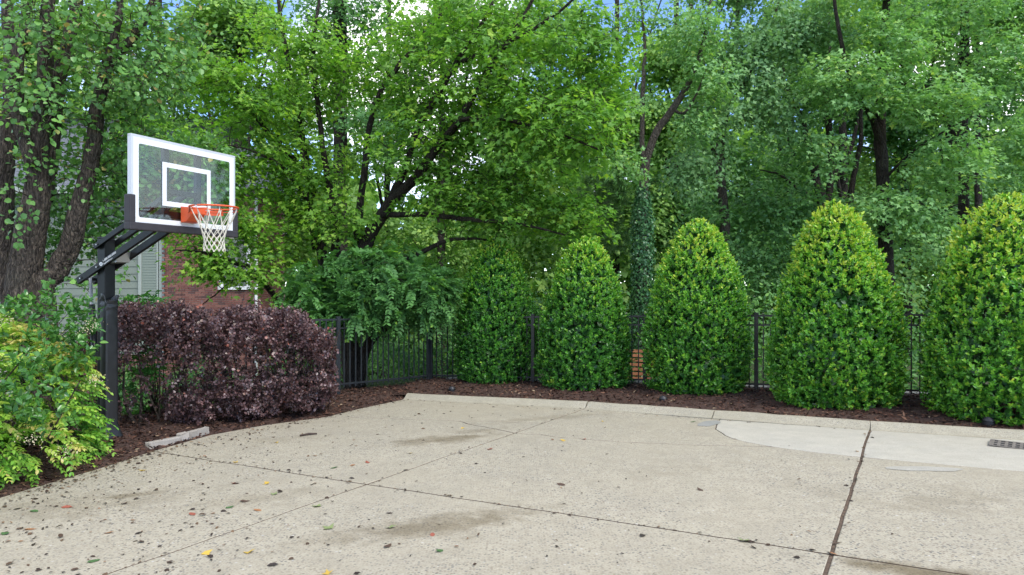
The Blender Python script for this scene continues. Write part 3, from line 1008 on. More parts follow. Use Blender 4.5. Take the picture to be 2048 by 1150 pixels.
# brick wing
bwall = hpart('brick_backing', (bx0 - 0.02, BY + 0.012, -3.4), (bx1 - 0.012, BY + 2.6, 4.3), M['mortar'])
hpart('foundation', (sx0, HY0 - 0.028, -3.4), (bx0 - 0.022, HY0 + 0.02, -0.77), M['mortar'])
BL, BH_, JT = 0.194, 0.057, 0.0105
bmz = bmesh.new()
box_bm(bmz, (BL / 2, 0.02, BH_ / 2), (BL, 0.04, BH_), None, 0.003)
brick_me = bpy.data.meshes.new('brick')
bmz.to_mesh(brick_me)
bmz.free()
brick_me.materials.append(M['brick'])
rest = bmesh.new()
wbx0, wbx1, wbz0, wbz1 = hx(446, BY), hx(496, BY), hzz(572, BY), hzz(478, BY)
nb_ = 0
rr = random.Random(3)
for row in range(int((4.2 + 2.6) / (BH_ + JT))):
    z = -2.6 + row * (BH_ + JT)
    py = HY - (z - CAM_H) * F / BY
    x = bx0 - 0.05 - (0.1 if row % 2 else 0.0)
    while x < bx1 - 0.02:
        w = min(BL, bx1 - x)
        cx = x + w / 2
        if not (wbx0 - 0.12 < cx < wbx1 + 0.12 and wbz0 - 0.1 < z < wbz1 + 0.1):
            dy = rr.uniform(-0.004, 0.003)
            if 508 < py < 612 and nb_ < 300 and w > 0.15:
                o = put('brick', brick_me, house)
                o.location = Vector((x, BY + dy - 0.008, z)) - Vector(hb)
                o.scale = (w / BL, 1, 1)
                nb_ += 1
            elif w > 0.05:
                box_bm(rest, Vector((x + w / 2, BY + 0.012 + dy, z + BH_ / 2)) - Vector(hb), (w, 0.04, BH_))
        x += BL + JT
for row in range(int(6.6 / (BH_ + JT))):
    z = -2.4 + row * (BH_ + JT)
    y = BY + 0.05 + (0.1 if row % 2 else 0.0)
    while y < BY + 2.5:
        box_bm(rest, Vector((bx1 - 0.015 + rr.uniform(-.003, .003), y + BL / 2, z + BH_ / 2)) - Vector(hb), (0.04, BL, BH_))
        y += BL + JT
for row in range(36):
    z = -3.2 + row * (BH_ + JT)
    x = -13.6 - (0.1 if row % 2 else 0.0)
    while x < bx0 - 0.24:
        box_bm(rest, Vector((x + BL / 2, HY0 - 0.02 + rr.uniform(-.003, .003), z + BH_ / 2)) - Vector(hb), (BL, 0.04, BH_))
        x += BL + JT
me = bpy.data.meshes.new('brickwork')
rest.to_mesh(me)
rest.free()
tag(put('brickwork', me, house, M['brick']), kind='stuff')
win2 = hpart('window', (wbx0, BY - 0.01, wbz0), (wbx1, BY + 0.01, wbz1), M['pane'])
for nm, lo, hi, mk in (('window_frame', (wbx0 - 0.08, BY - 0.05, wbz0), (wbx0 + 0.02, BY - 0.004, wbz1 + 0.08), 'wtrim'), ('window_frame', (wbx1 - 0.02, BY - 0.05, wbz0), (wbx1 + 0.08, BY - 0.004, wbz1 + 0.08), 'wtrim'),
                       ('window_sill', (wbx0 - 0.12, BY - 0.09, wbz0 - 0.11), (wbx1 + 0.12, BY - 0.006, wbz0 - 0.005), 'wtrim')):
    hpart(nm, lo, hi, M[mk], win2)
dsx = hx(514, BY)
put('downspout', np_mesh('downspout', *tube_arrays([(np.array([[dsx, BY - 0.06, -2.4], [dsx, BY - 0.06, 0.0], [dsx, BY - 0.06, 2.0], [dsx, BY - 0.06, 4.2]]) - hb, 0.05)], 8)), house, M['wtrim'])
# roof: courses of shingles
eY, rY, rz_ = HY0 - 0.5, HY0 + 4.6, 7.6
nc = 30
roof = put('roof', py_mesh('roof', [np.array(v) - hb for v in [(sx0 - 0.4, eY, eave_z), (sx1 + 0.5, eY, eave_z), (sx1 + 0.5, rY, rz_), (sx0 - 0.4, rY, rz_), (sx0 - 0.4, 2 * rY - eY, eave_z), (sx1 + 0.5, 2 * rY - eY, eave_z)]],
                                   [(0, 1, 2, 3), (3, 2, 5, 4), (1, 5, 2), (0, 3, 4), (0, 4, 5, 1)]), house, M['shingle'])
sl = Vector((0, rY - eY, rz_ - eave_z)).normalized()
up_n = Vector((0, -sl.z, sl.y))
tot = math.hypot(rY - eY, rz_ - eave_z)
cmesh = None
for i in range(nc):
    if cmesh is None:
        cmb = bmesh.new()
        x = 0.0
        rr = random.Random(8)
        wtot = sx1 - sx0 + 0.9
        while x < wtot - 0.05:
            w = rr.uniform(0.2, 0.36)
            w = min(w, wtot - x)
            t = rr.uniform(0.008, 0.018)
            box_bm(cmb, (x + w / 2, 0, t / 2 + 0.003), (w - 0.008, tot / nc + 0.01, t))
            x += w
        cmesh = bpy.data.meshes.new('shingle_course')
        cmb.to_mesh(cmesh)
        cmb.free()
        cmesh.materials.append(M['shingle'])
    o = put('shingle_course', cmesh, roof)
    o['kind'] = 'stuff'
    c = Vector((sx0 - 0.4 + (0.13 if i % 2 else 0.0), eY, eave_z)) + sl * (tot * (i + 0.5) / nc) + up_n * (0.004 * (i % 2))
    o.matrix_local = Matrix.Translation(c - Vector(hb)) @ Matrix.Rotation(math.atan2(sl.z, sl.y), 4, 'X')
hpart('fascia', (sx0 - 0.4, eY - 0.03, eave_z - 0.2), (sx1 + 0.5, eY - 0.002, eave_z + 0.01), M['trim'])
r2 = py_mesh('roof', [np.array(v) - hb for v in [(bx0 - 0.9, BY - 0.4, 4.3), (bx1 + 0.4, BY - 0.4, 4.3), (bx1 - 1.0, BY + 3, 6.2), (bx0 - 0.9, BY + 3, 6.2), (bx1 + 0.4, BY + 6.4, 4.3), (bx0 - 0.9, BY + 6.4, 4.3)]],
             [(0, 1, 2, 3), (1, 4, 2), (3, 2, 4, 5), (0, 5, 4, 1)])
put('roof', r2, house, M['shingle'])

# ================================================================ fence
FH = 1.20


def fence_run(name, label, pts, n_post, picket_px=None):
    p0 = np.array(pts[0][:2])
    root = empty(name, (p0[0], p0[1], bed_h(*p0)))
    tag(root, label, 'fence')
    base = np.array(root.location)
    pk = bmesh.new()
    box_bm(pk, (0, 0, FH / 2 + 0.03), (0.017, 0.017, FH - 0.06))
    pme = bpy.data.meshes.new('picket')
    pk.to_mesh(pme)
    pk.free()
    pme.materials.append(M['fence'])
    pb = bmesh.new()
    box_bm(pb, (0, 0, FH / 2 - 0.03), (0.058, 0.058, FH + 0.10), None, 0.004)
    box_bm(pb, (0, 0, FH + 0.03), (0.068, 0.068, 0.02), None, 0.005)
    pome = bpy.data.meshes.new('post')
    pb.to_mesh(pome)
    pb.free()
    pome.materials.append(M['fence'])
    for a, b in zip(pts[:-1], pts[1:]):
        a, b = np.array(a[:2]), np.array(b[:2])
        L = np.linalg.norm(b - a)
        d = (b - a) / L
        ang = math.atan2(d[1], d[0])
        za, zb_ = bed_h(*a), bed_h(*b)
        npan = max(1, round(L / 1.83))
        for k in range(npan + 1):
            if k == npan and not np.allclose(b, np.array(pts[-1][:2])):
                continue
            q = a + (b - a) * k / npan
            o = put('post', pome, root)
            o.location = Vector((q[0], q[1], bed_h(*q))) - Vector(base)
            o.rotation_euler = (0, 0, ang)
        for k in range(npan):
            q0, q1 = a + (b - a) * k / npan, a + (b - a) * (k + 1) / npan
            z0, z1 = bed_h(*q0), bed_h(*q1)
            for h, t in ((FH - 0.01, 0.030), (FH - 0.155, 0.026), (0.115, 0.028)):
                mid = np.array([*(q0 + q1) / 2, (z0 + z1) / 2 + h]) - base
                seg = np.array([*(q1 - q0), z1 - z0])
                ln = np.linalg.norm(seg) - 0.058
                R = Vector(seg).to_track_quat('X', 'Z').to_matrix()
                box('rail', mid, (ln, 0.028, t), M['fence'], root, R)
            m = int(round(np.linalg.norm(q1 - q0) / 0.108))
            for j in range(1, m):
                q = q0 + (q1 - q0) * j / m
                o = put('picket', pme, root)
                o.location = Vector((q[0], q[1], bed_h(*q))) - Vector(base)
                o.rotation_euler = (0, 0, ang)
    return root


C2 = CORNER[:2]
dl = (G(650, 800)[:2] - C2)
fence_run('metal_fence', 'black metal picket fence running behind the five clipped green shrubs', [C2, FENCE_MID[:2], FENCE_END[:2]], 5)
fence_run('metal_fence', 'short black picket fence run between the purple hedge and the corner post', [C2 + dl / np.linalg.norm(dl) * 0.06, C2 + dl * 1.75], 3)
# concrete footing behind the back run
fb = empty('footing_wall', (C2[0], C2[1] + 0.2, bed_h(*C2)))
tag(fb, 'low pale concrete footing wall along the bottom of the black fence', 'wall')
for a, b in ((C2 + np.array([0.3, 0.12]), FENCE_MID[:2] + np.array([0.03, 0.26])), (FENCE_MID[:2] + np.array([0.05, 0.26]), FENCE_END[:2] + np.array([0.1, 0.25]))):
    seg = np.array([*(b - a), bed_h(*b) - bed_h(*a)])
    R = Vector(seg).to_track_quat('X', 'Z').to_matrix()
    mid = np.array([*(a + b) / 2, (bed_h(*a) + bed_h(*b)) / 2 - 0.12]) - np.array(fb.location)
    box('wall_length', mid, (np.linalg.norm(seg) - 0.02, 0.2, 0.36), M['lowwall'], fb, R, 0.01)

# ================================================================ basketball goal
hp = np.array([-4.57, 7.69])
HZ = gz(*hp) + 0.02
rz_goal = math.atan2(-0.395, 0.919)
goal = empty('basketball_goal', (hp[0], hp[1], HZ), rz_goal)
tag(goal, 'black basketball goal with white framed glass backboard, orange rim and white net', 'basketball goal')
pole = box('pole', (0, 0, 1.12), (0.125, 0.125, 2.30), M['black'], goal, None, 0.008)
box('pole_cap', (0, 0, 2.282), (0.13, 0.13, 0.02), M['black'], pole, None, 0.006)
box('base_plate', (0, 0, 0.012), (0.33, 0.33, 0.024), M['black'], goal, None, 0.004)
# vinyl pad on the front of the pole with a crumpled top and a flared foot
r = np.random.default_rng(51)
zs = np.concatenate([np.linspace(0.03, 0.22, 6), np.linspace(0.3, 1.40, 10), np.linspace(1.44, 1.63, 9)])
na = 28
V, Fc = [], []
for i, z in enumerate(zs):
    for j in range(na):
        a = 2 * math.pi * j / na
        c, s = math.cos(a), math.sin(a)
        ex = 0.35
        x = 0.045 + 0.052 * math.copysign(abs(c) ** ex, c)
        y = 0.080 * math.copysign(abs(s) ** ex, s)
        fl = max(0, (0.22 - z) / 0.2)
        x += 0.06 * fl ** 1.6 * (1 if c > 0 else 0.2)
        y *= 1 + 0.55 * fl ** 1.6
        cr = max(0, (z - 1.45) / 0.18)
        k = 0.016 * math.sin(5 * a + z * 60) * cr + 0.012 * math.sin(3 * a - z * 90) * cr + r.normal() * 0.006 * cr + r.normal() * 0.0012
        x += k * c
        y += k * s * 0.7
        V.append((x, y, z + (0.03 * math.sin(3 * a) if cr > 0.9 else 0) - 0.02 * cr * math.cos(a)))
for i in range(len(zs) - 1):
    for j in range(na):
        j2 = (j + 1) % na
        Fc.append((i * na + j, i * na + j2, (i + 1) * na + j2, (i + 1) * na + j))
put('pole_pad', py_mesh('pole_pad', V, Fc, True), goal, M['pad'])
# arms
bx = 1.25


def bar(name, a, b, w, h, mat, parent, bevel=0.004):
    a, b = Vector(a), Vector(b)
    d = b - a
    xx = d.normalized()
    yy = Vector((0, 1, 0)) - xx * xx.y
    if yy.length < 0.1:
        yy = Vector((1, 0, 0)) - xx * xx.x
    yy.normalize()
    zz = xx.cross(yy)
    R = Matrix((xx, yy, zz)).transposed()
    return box(name, (a + b) / 2, (d.length, w, h), mat, parent, R, bevel)


slope = 0.46
lo0, up0 = 1.955, 2.205
arm_near = None
for sy in (-1, 1):
    y = 0.09 * sy
    la = bar('lower_arm', (-0.34, y, lo0 - 0.34 * slope), (bx - 0.13, y, lo0 + (bx - 0.13) * slope), 0.038, 0.076, M['black'], goal)
    if sy == -1:
        arm_near = la
    bar('upper_arm', (-0.06, y, up0 - 0.06 * slope), (bx - 0.13, y, up0 + (bx - 0.13) * slope), 0.038, 0.056, M['black'], goal)
    for x, z in ((0, lo0), (0, up0), (-0.27, lo0 - 0.27 * slope)):
        tube('bolt', np.array([[x, y * 1.2, z], [x, y * 1.2 + 0.014 * sy, z]]), 0.012, M['steel'], goal, 8)
# light bracket between the lower arms in front of the pole
bm = bmesh.new()
vv = [bm.verts.new(v) for v in ((0.075, -0.08, lo0 + 0.035), (0.075, 0.08, lo0 + 0.035), (0.30, 0.08, lo0 + 0.165), (0.30, -0.08, lo0 + 0.165), (0.27, 0.08, lo0 + 0.05), (0.27, -0.08, lo0 + 0.05))]
for f in ((0, 3, 2, 1), (0, 1, 4, 5), (2, 3, 5, 4), (0, 5, 3), (1, 2, 4)):
    bm.faces.new([vv[i] for i in f])
me = bpy.data.meshes.new('cross_bracket')
bm.to_mesh(me)
bm.free()
put('cross_bracket', me, goal, M['steel'])
bar('rear_crossbar', (-0.30, -0.1, lo0 - 0.30 * slope), (-0.30, 0.1, lo0 - 0.30 * slope), 0.03, 0.03, M['black'], goal)
# height actuator
acx, acz = -0.27, lo0 - 0.27 * slope
tube('actuator_rod', np.array([[acx, 0, acz], [acx + 0.03, 0, acz - 0.35]]), 0.018, M['steel'], goal, 10)
tube('actuator_tube', np.array([[acx + 0.026, 0, acz - 0.30], [acx + 0.05, 0, acz - 0.62], [acx + 0.09, 0, 0.95]]), 0.034, M['black'], goal, 12)
box('actuator_mount', (-0.13, 0, 0.95), (0.13, 0.06, 0.08), M['black'], goal, None, 0.004)
# board
BW, Bz0, Bz1 = 1.31, 2.335, 3.225
hw = BW / 2
bframe = box('board_frame', (bx - 0.025, 0, Bz1 - 0.013), (0.05, BW, 0.026), M['alu'], goal, None, 0.003)
box('frame_side', (bx - 0.025, -hw + 0.012, (Bz0 + Bz1) / 2), (0.049, 0.024, Bz1 - Bz0 - 0.03), M['alu'], bframe)
box('frame_side', (bx - 0.025, hw - 0.012, (Bz0 + Bz1) / 2), (0.049, 0.024, Bz1 - Bz0 - 0.03), M['alu'], bframe)
box('frame_bottom', (bx - 0.025, 0, Bz0 + 0.012), (0.048, BW - 0.05, 0.024), M['alu'], bframe)
glass = box('glass_pane', (bx - 0.006, 0, (Bz0 + Bz1) / 2), (0.010, BW - 0.05, Bz1 - Bz0 - 0.05), M['glass'], goal)
xf = bx + 0.0015
bw_ = 0.058


def strip_frame(name, y0, y1, z0, z1, w, parent, rad=0.0):
    """painted rectangle on the glass: a thin frame with rounded inner corners"""
    def rect(a, b, c, d, rad, n=5):
        if rad <= 0:
            return [(a, c)] * n + [(b, c)] * n + [(b, d)] * n + [(a, d)] * n
        out = []
        for (cx, cz, t0) in ((a + rad, c + rad, math.pi), (b - rad, c + rad, 1.5 * math.pi), (b - rad, d - rad, 0), (a + rad, d - rad, 0.5 * math.pi)):
            for k in range(n):
                t = t0 + k / (n - 1) * math.pi / 2
                out.append((cx + rad * math.cos(t), cz + rad * math.sin(t)))
        return out
    o = rect(y0, y1, z0, z1, 0.004)
    i = rect(y0 + w, y1 - w, z0 + w, z1 - w, max(rad, 0.001))
    n = len(o)
    V = [(xf, y, z) for y, z in o] + [(xf, y, z) for y, z in i] + [(xf - 0.003, y, z) for y, z in o] + [(xf - 0.003, y, z) for y, z in i]
    Fc = []
    for k in range(n):
        k2 = (k + 1) % n
        Fc += [(k, k2, n + k2, n + k), (2 * n + k2, 2 * n + k, 3 * n + k, 3 * n + k2), (n + k, n + k2, 3 * n + k2, 3 * n + k), (k2, k, 2 * n + k, 2 * n + k2)]
    return put(name, py_mesh(name, V, Fc), parent, M['white'])


strip_frame('painted_border', -hw + 0.024, hw - 0.024, Bz0 + 0.026, Bz1 - 0.026, bw_, glass, 0.02)
strip_frame('shooter_square', -0.305, 0.305, 2.56, 3.005, 0.05, glass, 0.004)
# padding round the lower edge
bm = bmesh.new()
box_bm(bm, (bx - 0.022, 0, Bz0 - 0.004), (0.088, BW + 0.055, 0.075), None, 0.012)
me = bpy.data.meshes.new('board_pad')
bm.to_mesh(me)
bm.free()
bpad = put('board_pad', me, goal, M['board_pad'])
for sy in (-1, 1):
    box('board_pad_side', (bx - 0.022, sy * (hw - 0.004), Bz0 + 0.165), (0.084, 0.062, 0.27), M['board_pad'], bpad, None, 0.012)
# steel behind the glass
for sy in (-1, 1):
    box('upright', (bx - 0.085, 0.205 * sy, (Bz0 + Bz1) / 2 + 0.02), (0.05, 0.06, Bz1 - Bz0 - 0.06), M['black'], goal, None, 0.004)
box('crossbar', (bx - 0.085, 0, up0 + (bx - 0.13) * slope), (0.046, 0.35, 0.055), M['black'], goal, None, 0.004)
box('crossbar', (bx - 0.085, 0, lo0 + (bx - 0.13) * slope + 0.01), (0.046, 0.35, 0.075), M['black'], goal, None, 0.004)
# rim
rzz = 2.555
rc = np.array([bx + 0.15 + 0.228, 0, rzz])
rim = tube('rim', ring_line(rc, 0.233, 56), 0.0095, M['orange'], goal, 10)
tube('rim_brace', ring_line(rc + np.array([0, 0, -0.030]), 0.233, 56)[9:48], 0.005, M['orange'], rim, 8)
t = np.linspace(math.radians(115), math.radians(245), 26)
V, Fc = [], []
for k, a in enumerate(t):
    for (rad, dz) in ((0.243, -0.012), (0.243, -0.065), (0.235, -0.065), (0.235, -0.012)):
        V.append((rc[0] + rad * math.cos(a), rad * math.sin(a), rzz + dz))
for k in range(len(t) - 1):
    for j in range(4):
        Fc.append((k * 4 + j, k * 4 + (j + 1) % 4, (k + 1) * 4 + (j + 1) % 4, (k + 1) * 4 + j))
put('rim_collar', py_mesh('rim_collar', V, Fc), rim, M['orange'])
box('rim_plate', (bx + 0.011, 0, rzz - 0.065), (0.014, 0.175, 0.165), M['orange'], goal, None, 0.003)
bm = bmesh.new()
pv = [(bx + 0.018, -0.095, rzz + 0.012), (bx + 0.018, 0.095, rzz + 0.012), (bx + 0.018, 0.095, rzz - 0.15), (bx + 0.018, -0.095, rzz - 0.15),
      (bx + 0.165, -0.085, rzz + 0.006), (bx + 0.165, 0.085, rzz + 0.006), (bx + 0.165, 0.085, rzz - 0.06), (bx + 0.165, -0.085, rzz - 0.06), (bx + 0.09, 0.09, rzz - 0.14), (bx + 0.09, -0.09, rzz - 0.14)]
vv = [bm.verts.new(v) for v in pv]
for f in ((0, 4, 5, 1), (0, 3, 9, 7, 4), (1, 5, 6, 8, 2), (4, 7, 6, 5), (7, 9, 8, 6), (9, 3, 2, 8)):
    bm.faces.new([vv[i] for i in f])
bmesh.ops.bevel(bm, geom=list(bm.edges), offset=0.004, segments=1, affect='EDGES')
me = bpy.data.meshes.new('rim_bracket')
bm.to_mesh(me)
bm.free()
put('rim_bracket', me, goal, M['orange'])
# net: 12 loops, long open top, then diamonds
rows = [(0.0, 0.230), (0.045, 0.212), (0.185, 0.146), (0.235, 0.122), (0.285, 0.108), (0.330, 0.100), (0.372, 0.096), (0.415, 0.097), (0.452, 0.099)]
r = np.random.default_rng(61)
nn_ = 12
nodes = []
for i, (dz, rad) in enumerate(rows):
    off = 0.5 if (i % 2 == 0 and i > 0) else 0.0
    if i == 1:
        off = 0.0
    if i > 1:
        off = 0.5 * ((i - 1) % 2)
    ang = (np.arange(nn_) + off) * 2 * np.pi / nn_
    jit = r.normal(size=(nn_, 3)) * (0.004 if i > 1 else 0.0015)
    nodes.append(np.stack([rc[0] + rad * np.cos(ang), rad * np.sin(ang), np.full(nn_, rzz - dz)], -1) + jit)
lines = []
for k in range(nn_):
    lines.append((np.array([nodes[0][k], nodes[1][k]]), 0.0045))
for i in range(1, len(rows) - 1):
    up_off = 0.5 * ((i - 1) % 2) if i > 1 else 0.0
    dn_off = 0.5 * (i % 2)
    for k in range(nn_):
        for kk in ((k, k - 1) if dn_off > up_off else (k, k + 1)):
            a, b = nodes[i][k], nodes[i + 1][kk % nn_]
            m = (a + b) / 2
            m[:2] = (m[:2] - rc[:2]) * 1.012 + rc[:2]
            lines.append((smooth_line(np.array([a, m, b]), 5), 0.0042))
V, Fc = tube_arrays(lines, 5)
put('net', np_mesh('net', V, Fc, True), goal, M['net'])
for k in range(0, 56, 5):
    a = rc + np.array([0.233 * math.cos(k / 56 * 2 * math.pi), 0.233 * math.sin(k / 56 * 2 * math.pi), -0.012])


# lettering on the near lower arm
def lettering(body, size, x0, dz, name):
    cu = bpy.data.curves.new(name, 'FONT')
    cu.body = body
    cu.size = size
    cu.extrude = 0.0006
    tmp = bpy.data.objects.new(name, cu)
    COL.objects.link(tmp)
    bpy.context.view_layer.update()
    dg = bpy.context.evaluated_depsgraph_get()
    me = bpy.data.meshes.new_from_object(tmp.evaluated_get(dg))
    bpy.data.objects.remove(tmp)
    me.materials.clear()
    o = put(name, me, arm_near, M['white'])
    th = math.atan(slope)
    xx = Vector((math.cos(th), 0, math.sin(th)))
    zz = Vector((-math.sin(th), 0, math.cos(th)))
    org = Vector((x0, -0.09 - 0.0202, lo0 + x0 * slope)) + zz * dz
    o.matrix_local = Matrix.Translation(org) @ Matrix((xx, zz, -Vector((0, 1, 0)) * -1 * -1)).transposed().to_4x4()
    return o


lettering('1-800-000-0000', 0.036, 0.10, 0.004, 'phone_number')
lettering('basketball.com', 0.026, 0.10, -0.026, 'web_address')
th = math.atan(slope)
V = []
lg = Vector((0.065, -0.1102, lo0 + 0.065 * slope))
for k in range(20):
    a = 2 * math.pi * k / 20
    for rad in (0.021, 0.013):
        V.append(lg + Vector((rad * 1.25 * math.cos(a), 0, rad * math.sin(a))))
put('logo', py_mesh('logo', V, [(2 * k, 2 * ((k + 1) % 20), 2 * ((k + 1) % 20) + 1, 2 * k + 1) for k in range(20)]), arm_near, M['white'])
o = put('logo', py_mesh('logo_bars', [lg + Vector((x, -0.0003, z)) for x, z in ((-0.03, -0.002), (0.03, -0.002), (0.03, 0.003), (-0.03, 0.003), (-0.003, -0.02), (0.003, -0.02), (0.003, 0.02), (-0.003, 0.02))], [(0, 1, 2, 3), (4, 5, 6, 7)]), arm_near, M['white'])

# ================================================================ bench behind the fence
bc = P(1283, 765, 13.3)
bz = float(terrain(bc[0], bc[1]))
bench = empty('wooden_bench', (bc[0] + 0.05, bc[1] + 0.1, bz), -0.4)
tag(bench, 'orange stained slatted wooden bench behind the fence between two green shrubs', 'bench')
ztop = CAM_H - (700 - HY) / F * 13.5 - bz
zseat = CAM_H - (768 - HY) / F * 13.2 - bz
nsl = 7
for j in range(nsl):
    t = j / (nsl - 1)
    box('back_slat', (0, 0.03 + 0.12 * t, zseat + 0.07 + (ztop - zseat - 0.10) * t), (1.15, 0.02, (ztop - zseat) / nsl * 0.66), M['wood'], bench, Matrix.Rotation(-0.2, 3, 'X'), 0.003)
for j in range(4):
    box('seat_slat', (0, -0.40 + 0.115 * j, zseat - 0.012 * j), (1.15, 0.095, 0.024), M['wood'], bench, None, 0.003)
box('front_rail', (0, -0.46, zseat - 0.035), (1.15, 0.022, 0.07), M['wood'], bench, None, 0.003)
for sx in (-0.52, 0.52):
    for yy, top in ((-0.40, zseat - 0.03), (0.06, zseat + 0.1)):
        box('leg', (sx, yy, top / 2), (0.06, 0.05, top), M['black'], bench, None, 0.004)

# ================================================================ small things on the ground
for px, py, lab in ((886, 797, 'small black landscape light by the curb nearest the fence corner'), (1318, 820, 'low black landscape light behind the curb below the middle shrub'),
                    (1990, 872, 'black landscape light at the mulch edge above the drain grate')):
    g = G(px, py)
    x, y = g[0] + 0.12, g[1] + 0.28
    L = empty('landscape_light', (x, y, gz(x, y) + 0.08))
    tag(L, lab, 'light', 'black landscape lights in the mulch')
    V, Fc = tube_arrays([(np.array([[0, 0, -0.05], [0, 0, 0.0], [0, 0, 0.04], [0, 0, 0.07], [0, 0, 0.085]]), np.array([0.05, 0.055, 0.062, 0.05, 0.02]))], 14)
    put('housing', np_mesh('housing', V, Fc, True), L, M['lamp'])
    put('lens_ring', np_mesh('lens_ring', *tube_arrays([(ring_line((0, 0, 0.04), 0.062, 20), 0.006)], 6)), L, M['black'])

# drain grate
ga, gb = g2(1985, 883), g2(2160, 899)
dg_ = (gb - ga) / np.linalg.norm(gb - ga)
nd = np.array([dg_[1], -dg_[0]])
if nd[1] > 0:
    nd = -nd
W_, L_ = 0.30, 0.62
gc = ga + dg_ * L_ / 2 + nd * W_ / 2
grate = empty('drain_grate', (gc[0], gc[1], gz(*gc) + 0.002), math.atan2(dg_[1], dg_[0]))
grate.scale = (1, 1, 0.45)
tag(grate, 'rusty grey drain grate with slanted slots at the curb on the right', 'drain grate')
bm = bmesh.new()
box_bm(bm, (0, 0, 0.003), (L_, W_, 0.004))  # thin flat plate on the paving, its black standing in for shaded depth
me = bpy.data.meshes.new('sump_shade_plate')
bm.to_mesh(me)
bm.free()
put('sump_shade_plate', me, grate, M['sump_shade'])
for c, s in (((0, W_ / 2, 0.009), (L_ + 0.03, 0.03, 0.014)), ((0, -W_ / 2, 0.009), (L_ + 0.03, 0.03, 0.014)), ((-L_ / 2, 0, 0.010), (0.04, W_ - 0.03, 0.014)), ((L_ / 2, 0, 0.010), (0.04, W_ - 0.03, 0.014))):
    box('frame', c, s, M['drain_iron'], grate)
for j in range(1, 3):
    box('bar', (0, -W_ / 2 + W_ * j / 3, 0.009), (L_ - 0.04, 0.036, 0.010), M['drain_iron'], grate)
for j in range(1, 10):
    box('bar', (-L_ / 2 + L_ * j / 10, 0, 0.0085), (0.026, W_ - 0.03, 0.009), M['drain_iron'], grate, Matrix.Rotation(0.0, 3, 'Z'))

# edging stones by the goal
e0, e1 = g2(302, 897), g2(420, 868)
ed = (e1 - e0) / np.linalg.norm(e1 - e0)
pos_ = 0.0
tot_ = np.linalg.norm(e1 - e0)
for k, (w, lab) in enumerate(((0.50, 'pale edging stone nearest the goal post, its end sunk in mulch'), (0.16, 'short middle piece of the pale edging stones'), (0.36, 'pale edging stone tucked under the purple hedge'))):
    w = w * tot_
    c = e0 + ed * (pos_ + w / 2) + np.array([-0.05, 0.02])
    pos_ += w
    bm = bmesh.new()
    box_bm(bm, (0, 0, 0), (w - 0.012, 0.07, 0.09), None, 0.012)
    rr = random.Random(k)
    for v in bm.verts:
        v.co += Vector((rr.uniform(-.006, .006), rr.uniform(-.006, .006), rr.uniform(-.006, .006)))
    me = bpy.data.meshes.new('edging_stone')
    bm.to_mesh(me)
    bm.free()
    o = put('edging_stone', me, None, M['edging'])
    o.location = (c[0], c[1], gz(*c) + 0.032 - (0.02 if k == 0 else 0))
    o.rotation_euler = (0.03 * (k - 1), 0.05 if k == 0 else 0.0, math.atan2(ed[1], ed[0]) + 0.04 * (k - 1))
    tag(o, lab, 'edging stone', 'pale edging stones by the goal')

# stick
s0, s1 = G(600, 873), G(634, 869)
tag(tube('fallen_stick', np.array([s0, (s0 + s1) / 2 + np.array([0, 0.01, 0.006]), s1]) + np.array([0, 0, 0.012]), np.array([0.011, 0.013, 0.008]), M['twig'], None, 7),
    'short brown stick lying on the concrete in front of the purple hedge', 'stick')

# fallen leaves: the ones that stand out, then the litter
r = np.random.default_rng(71)


def curled(seed, tpl):
    tv, tf = tpl
    rr = np.random.default_rng(seed)
    v = tv.copy()
    v[:, 1] -= 0.5
    v[:, 2] = 0.10 + 0.55 * (v[:, 0] ** 2) + 0.25 * (v[:, 1] ** 2) * rr.choice([1, 1, 0.3]) + rr.normal(size=len(v)) * 0.03
    v[:, 2] -= v[:, 2].min()
    return v, tf


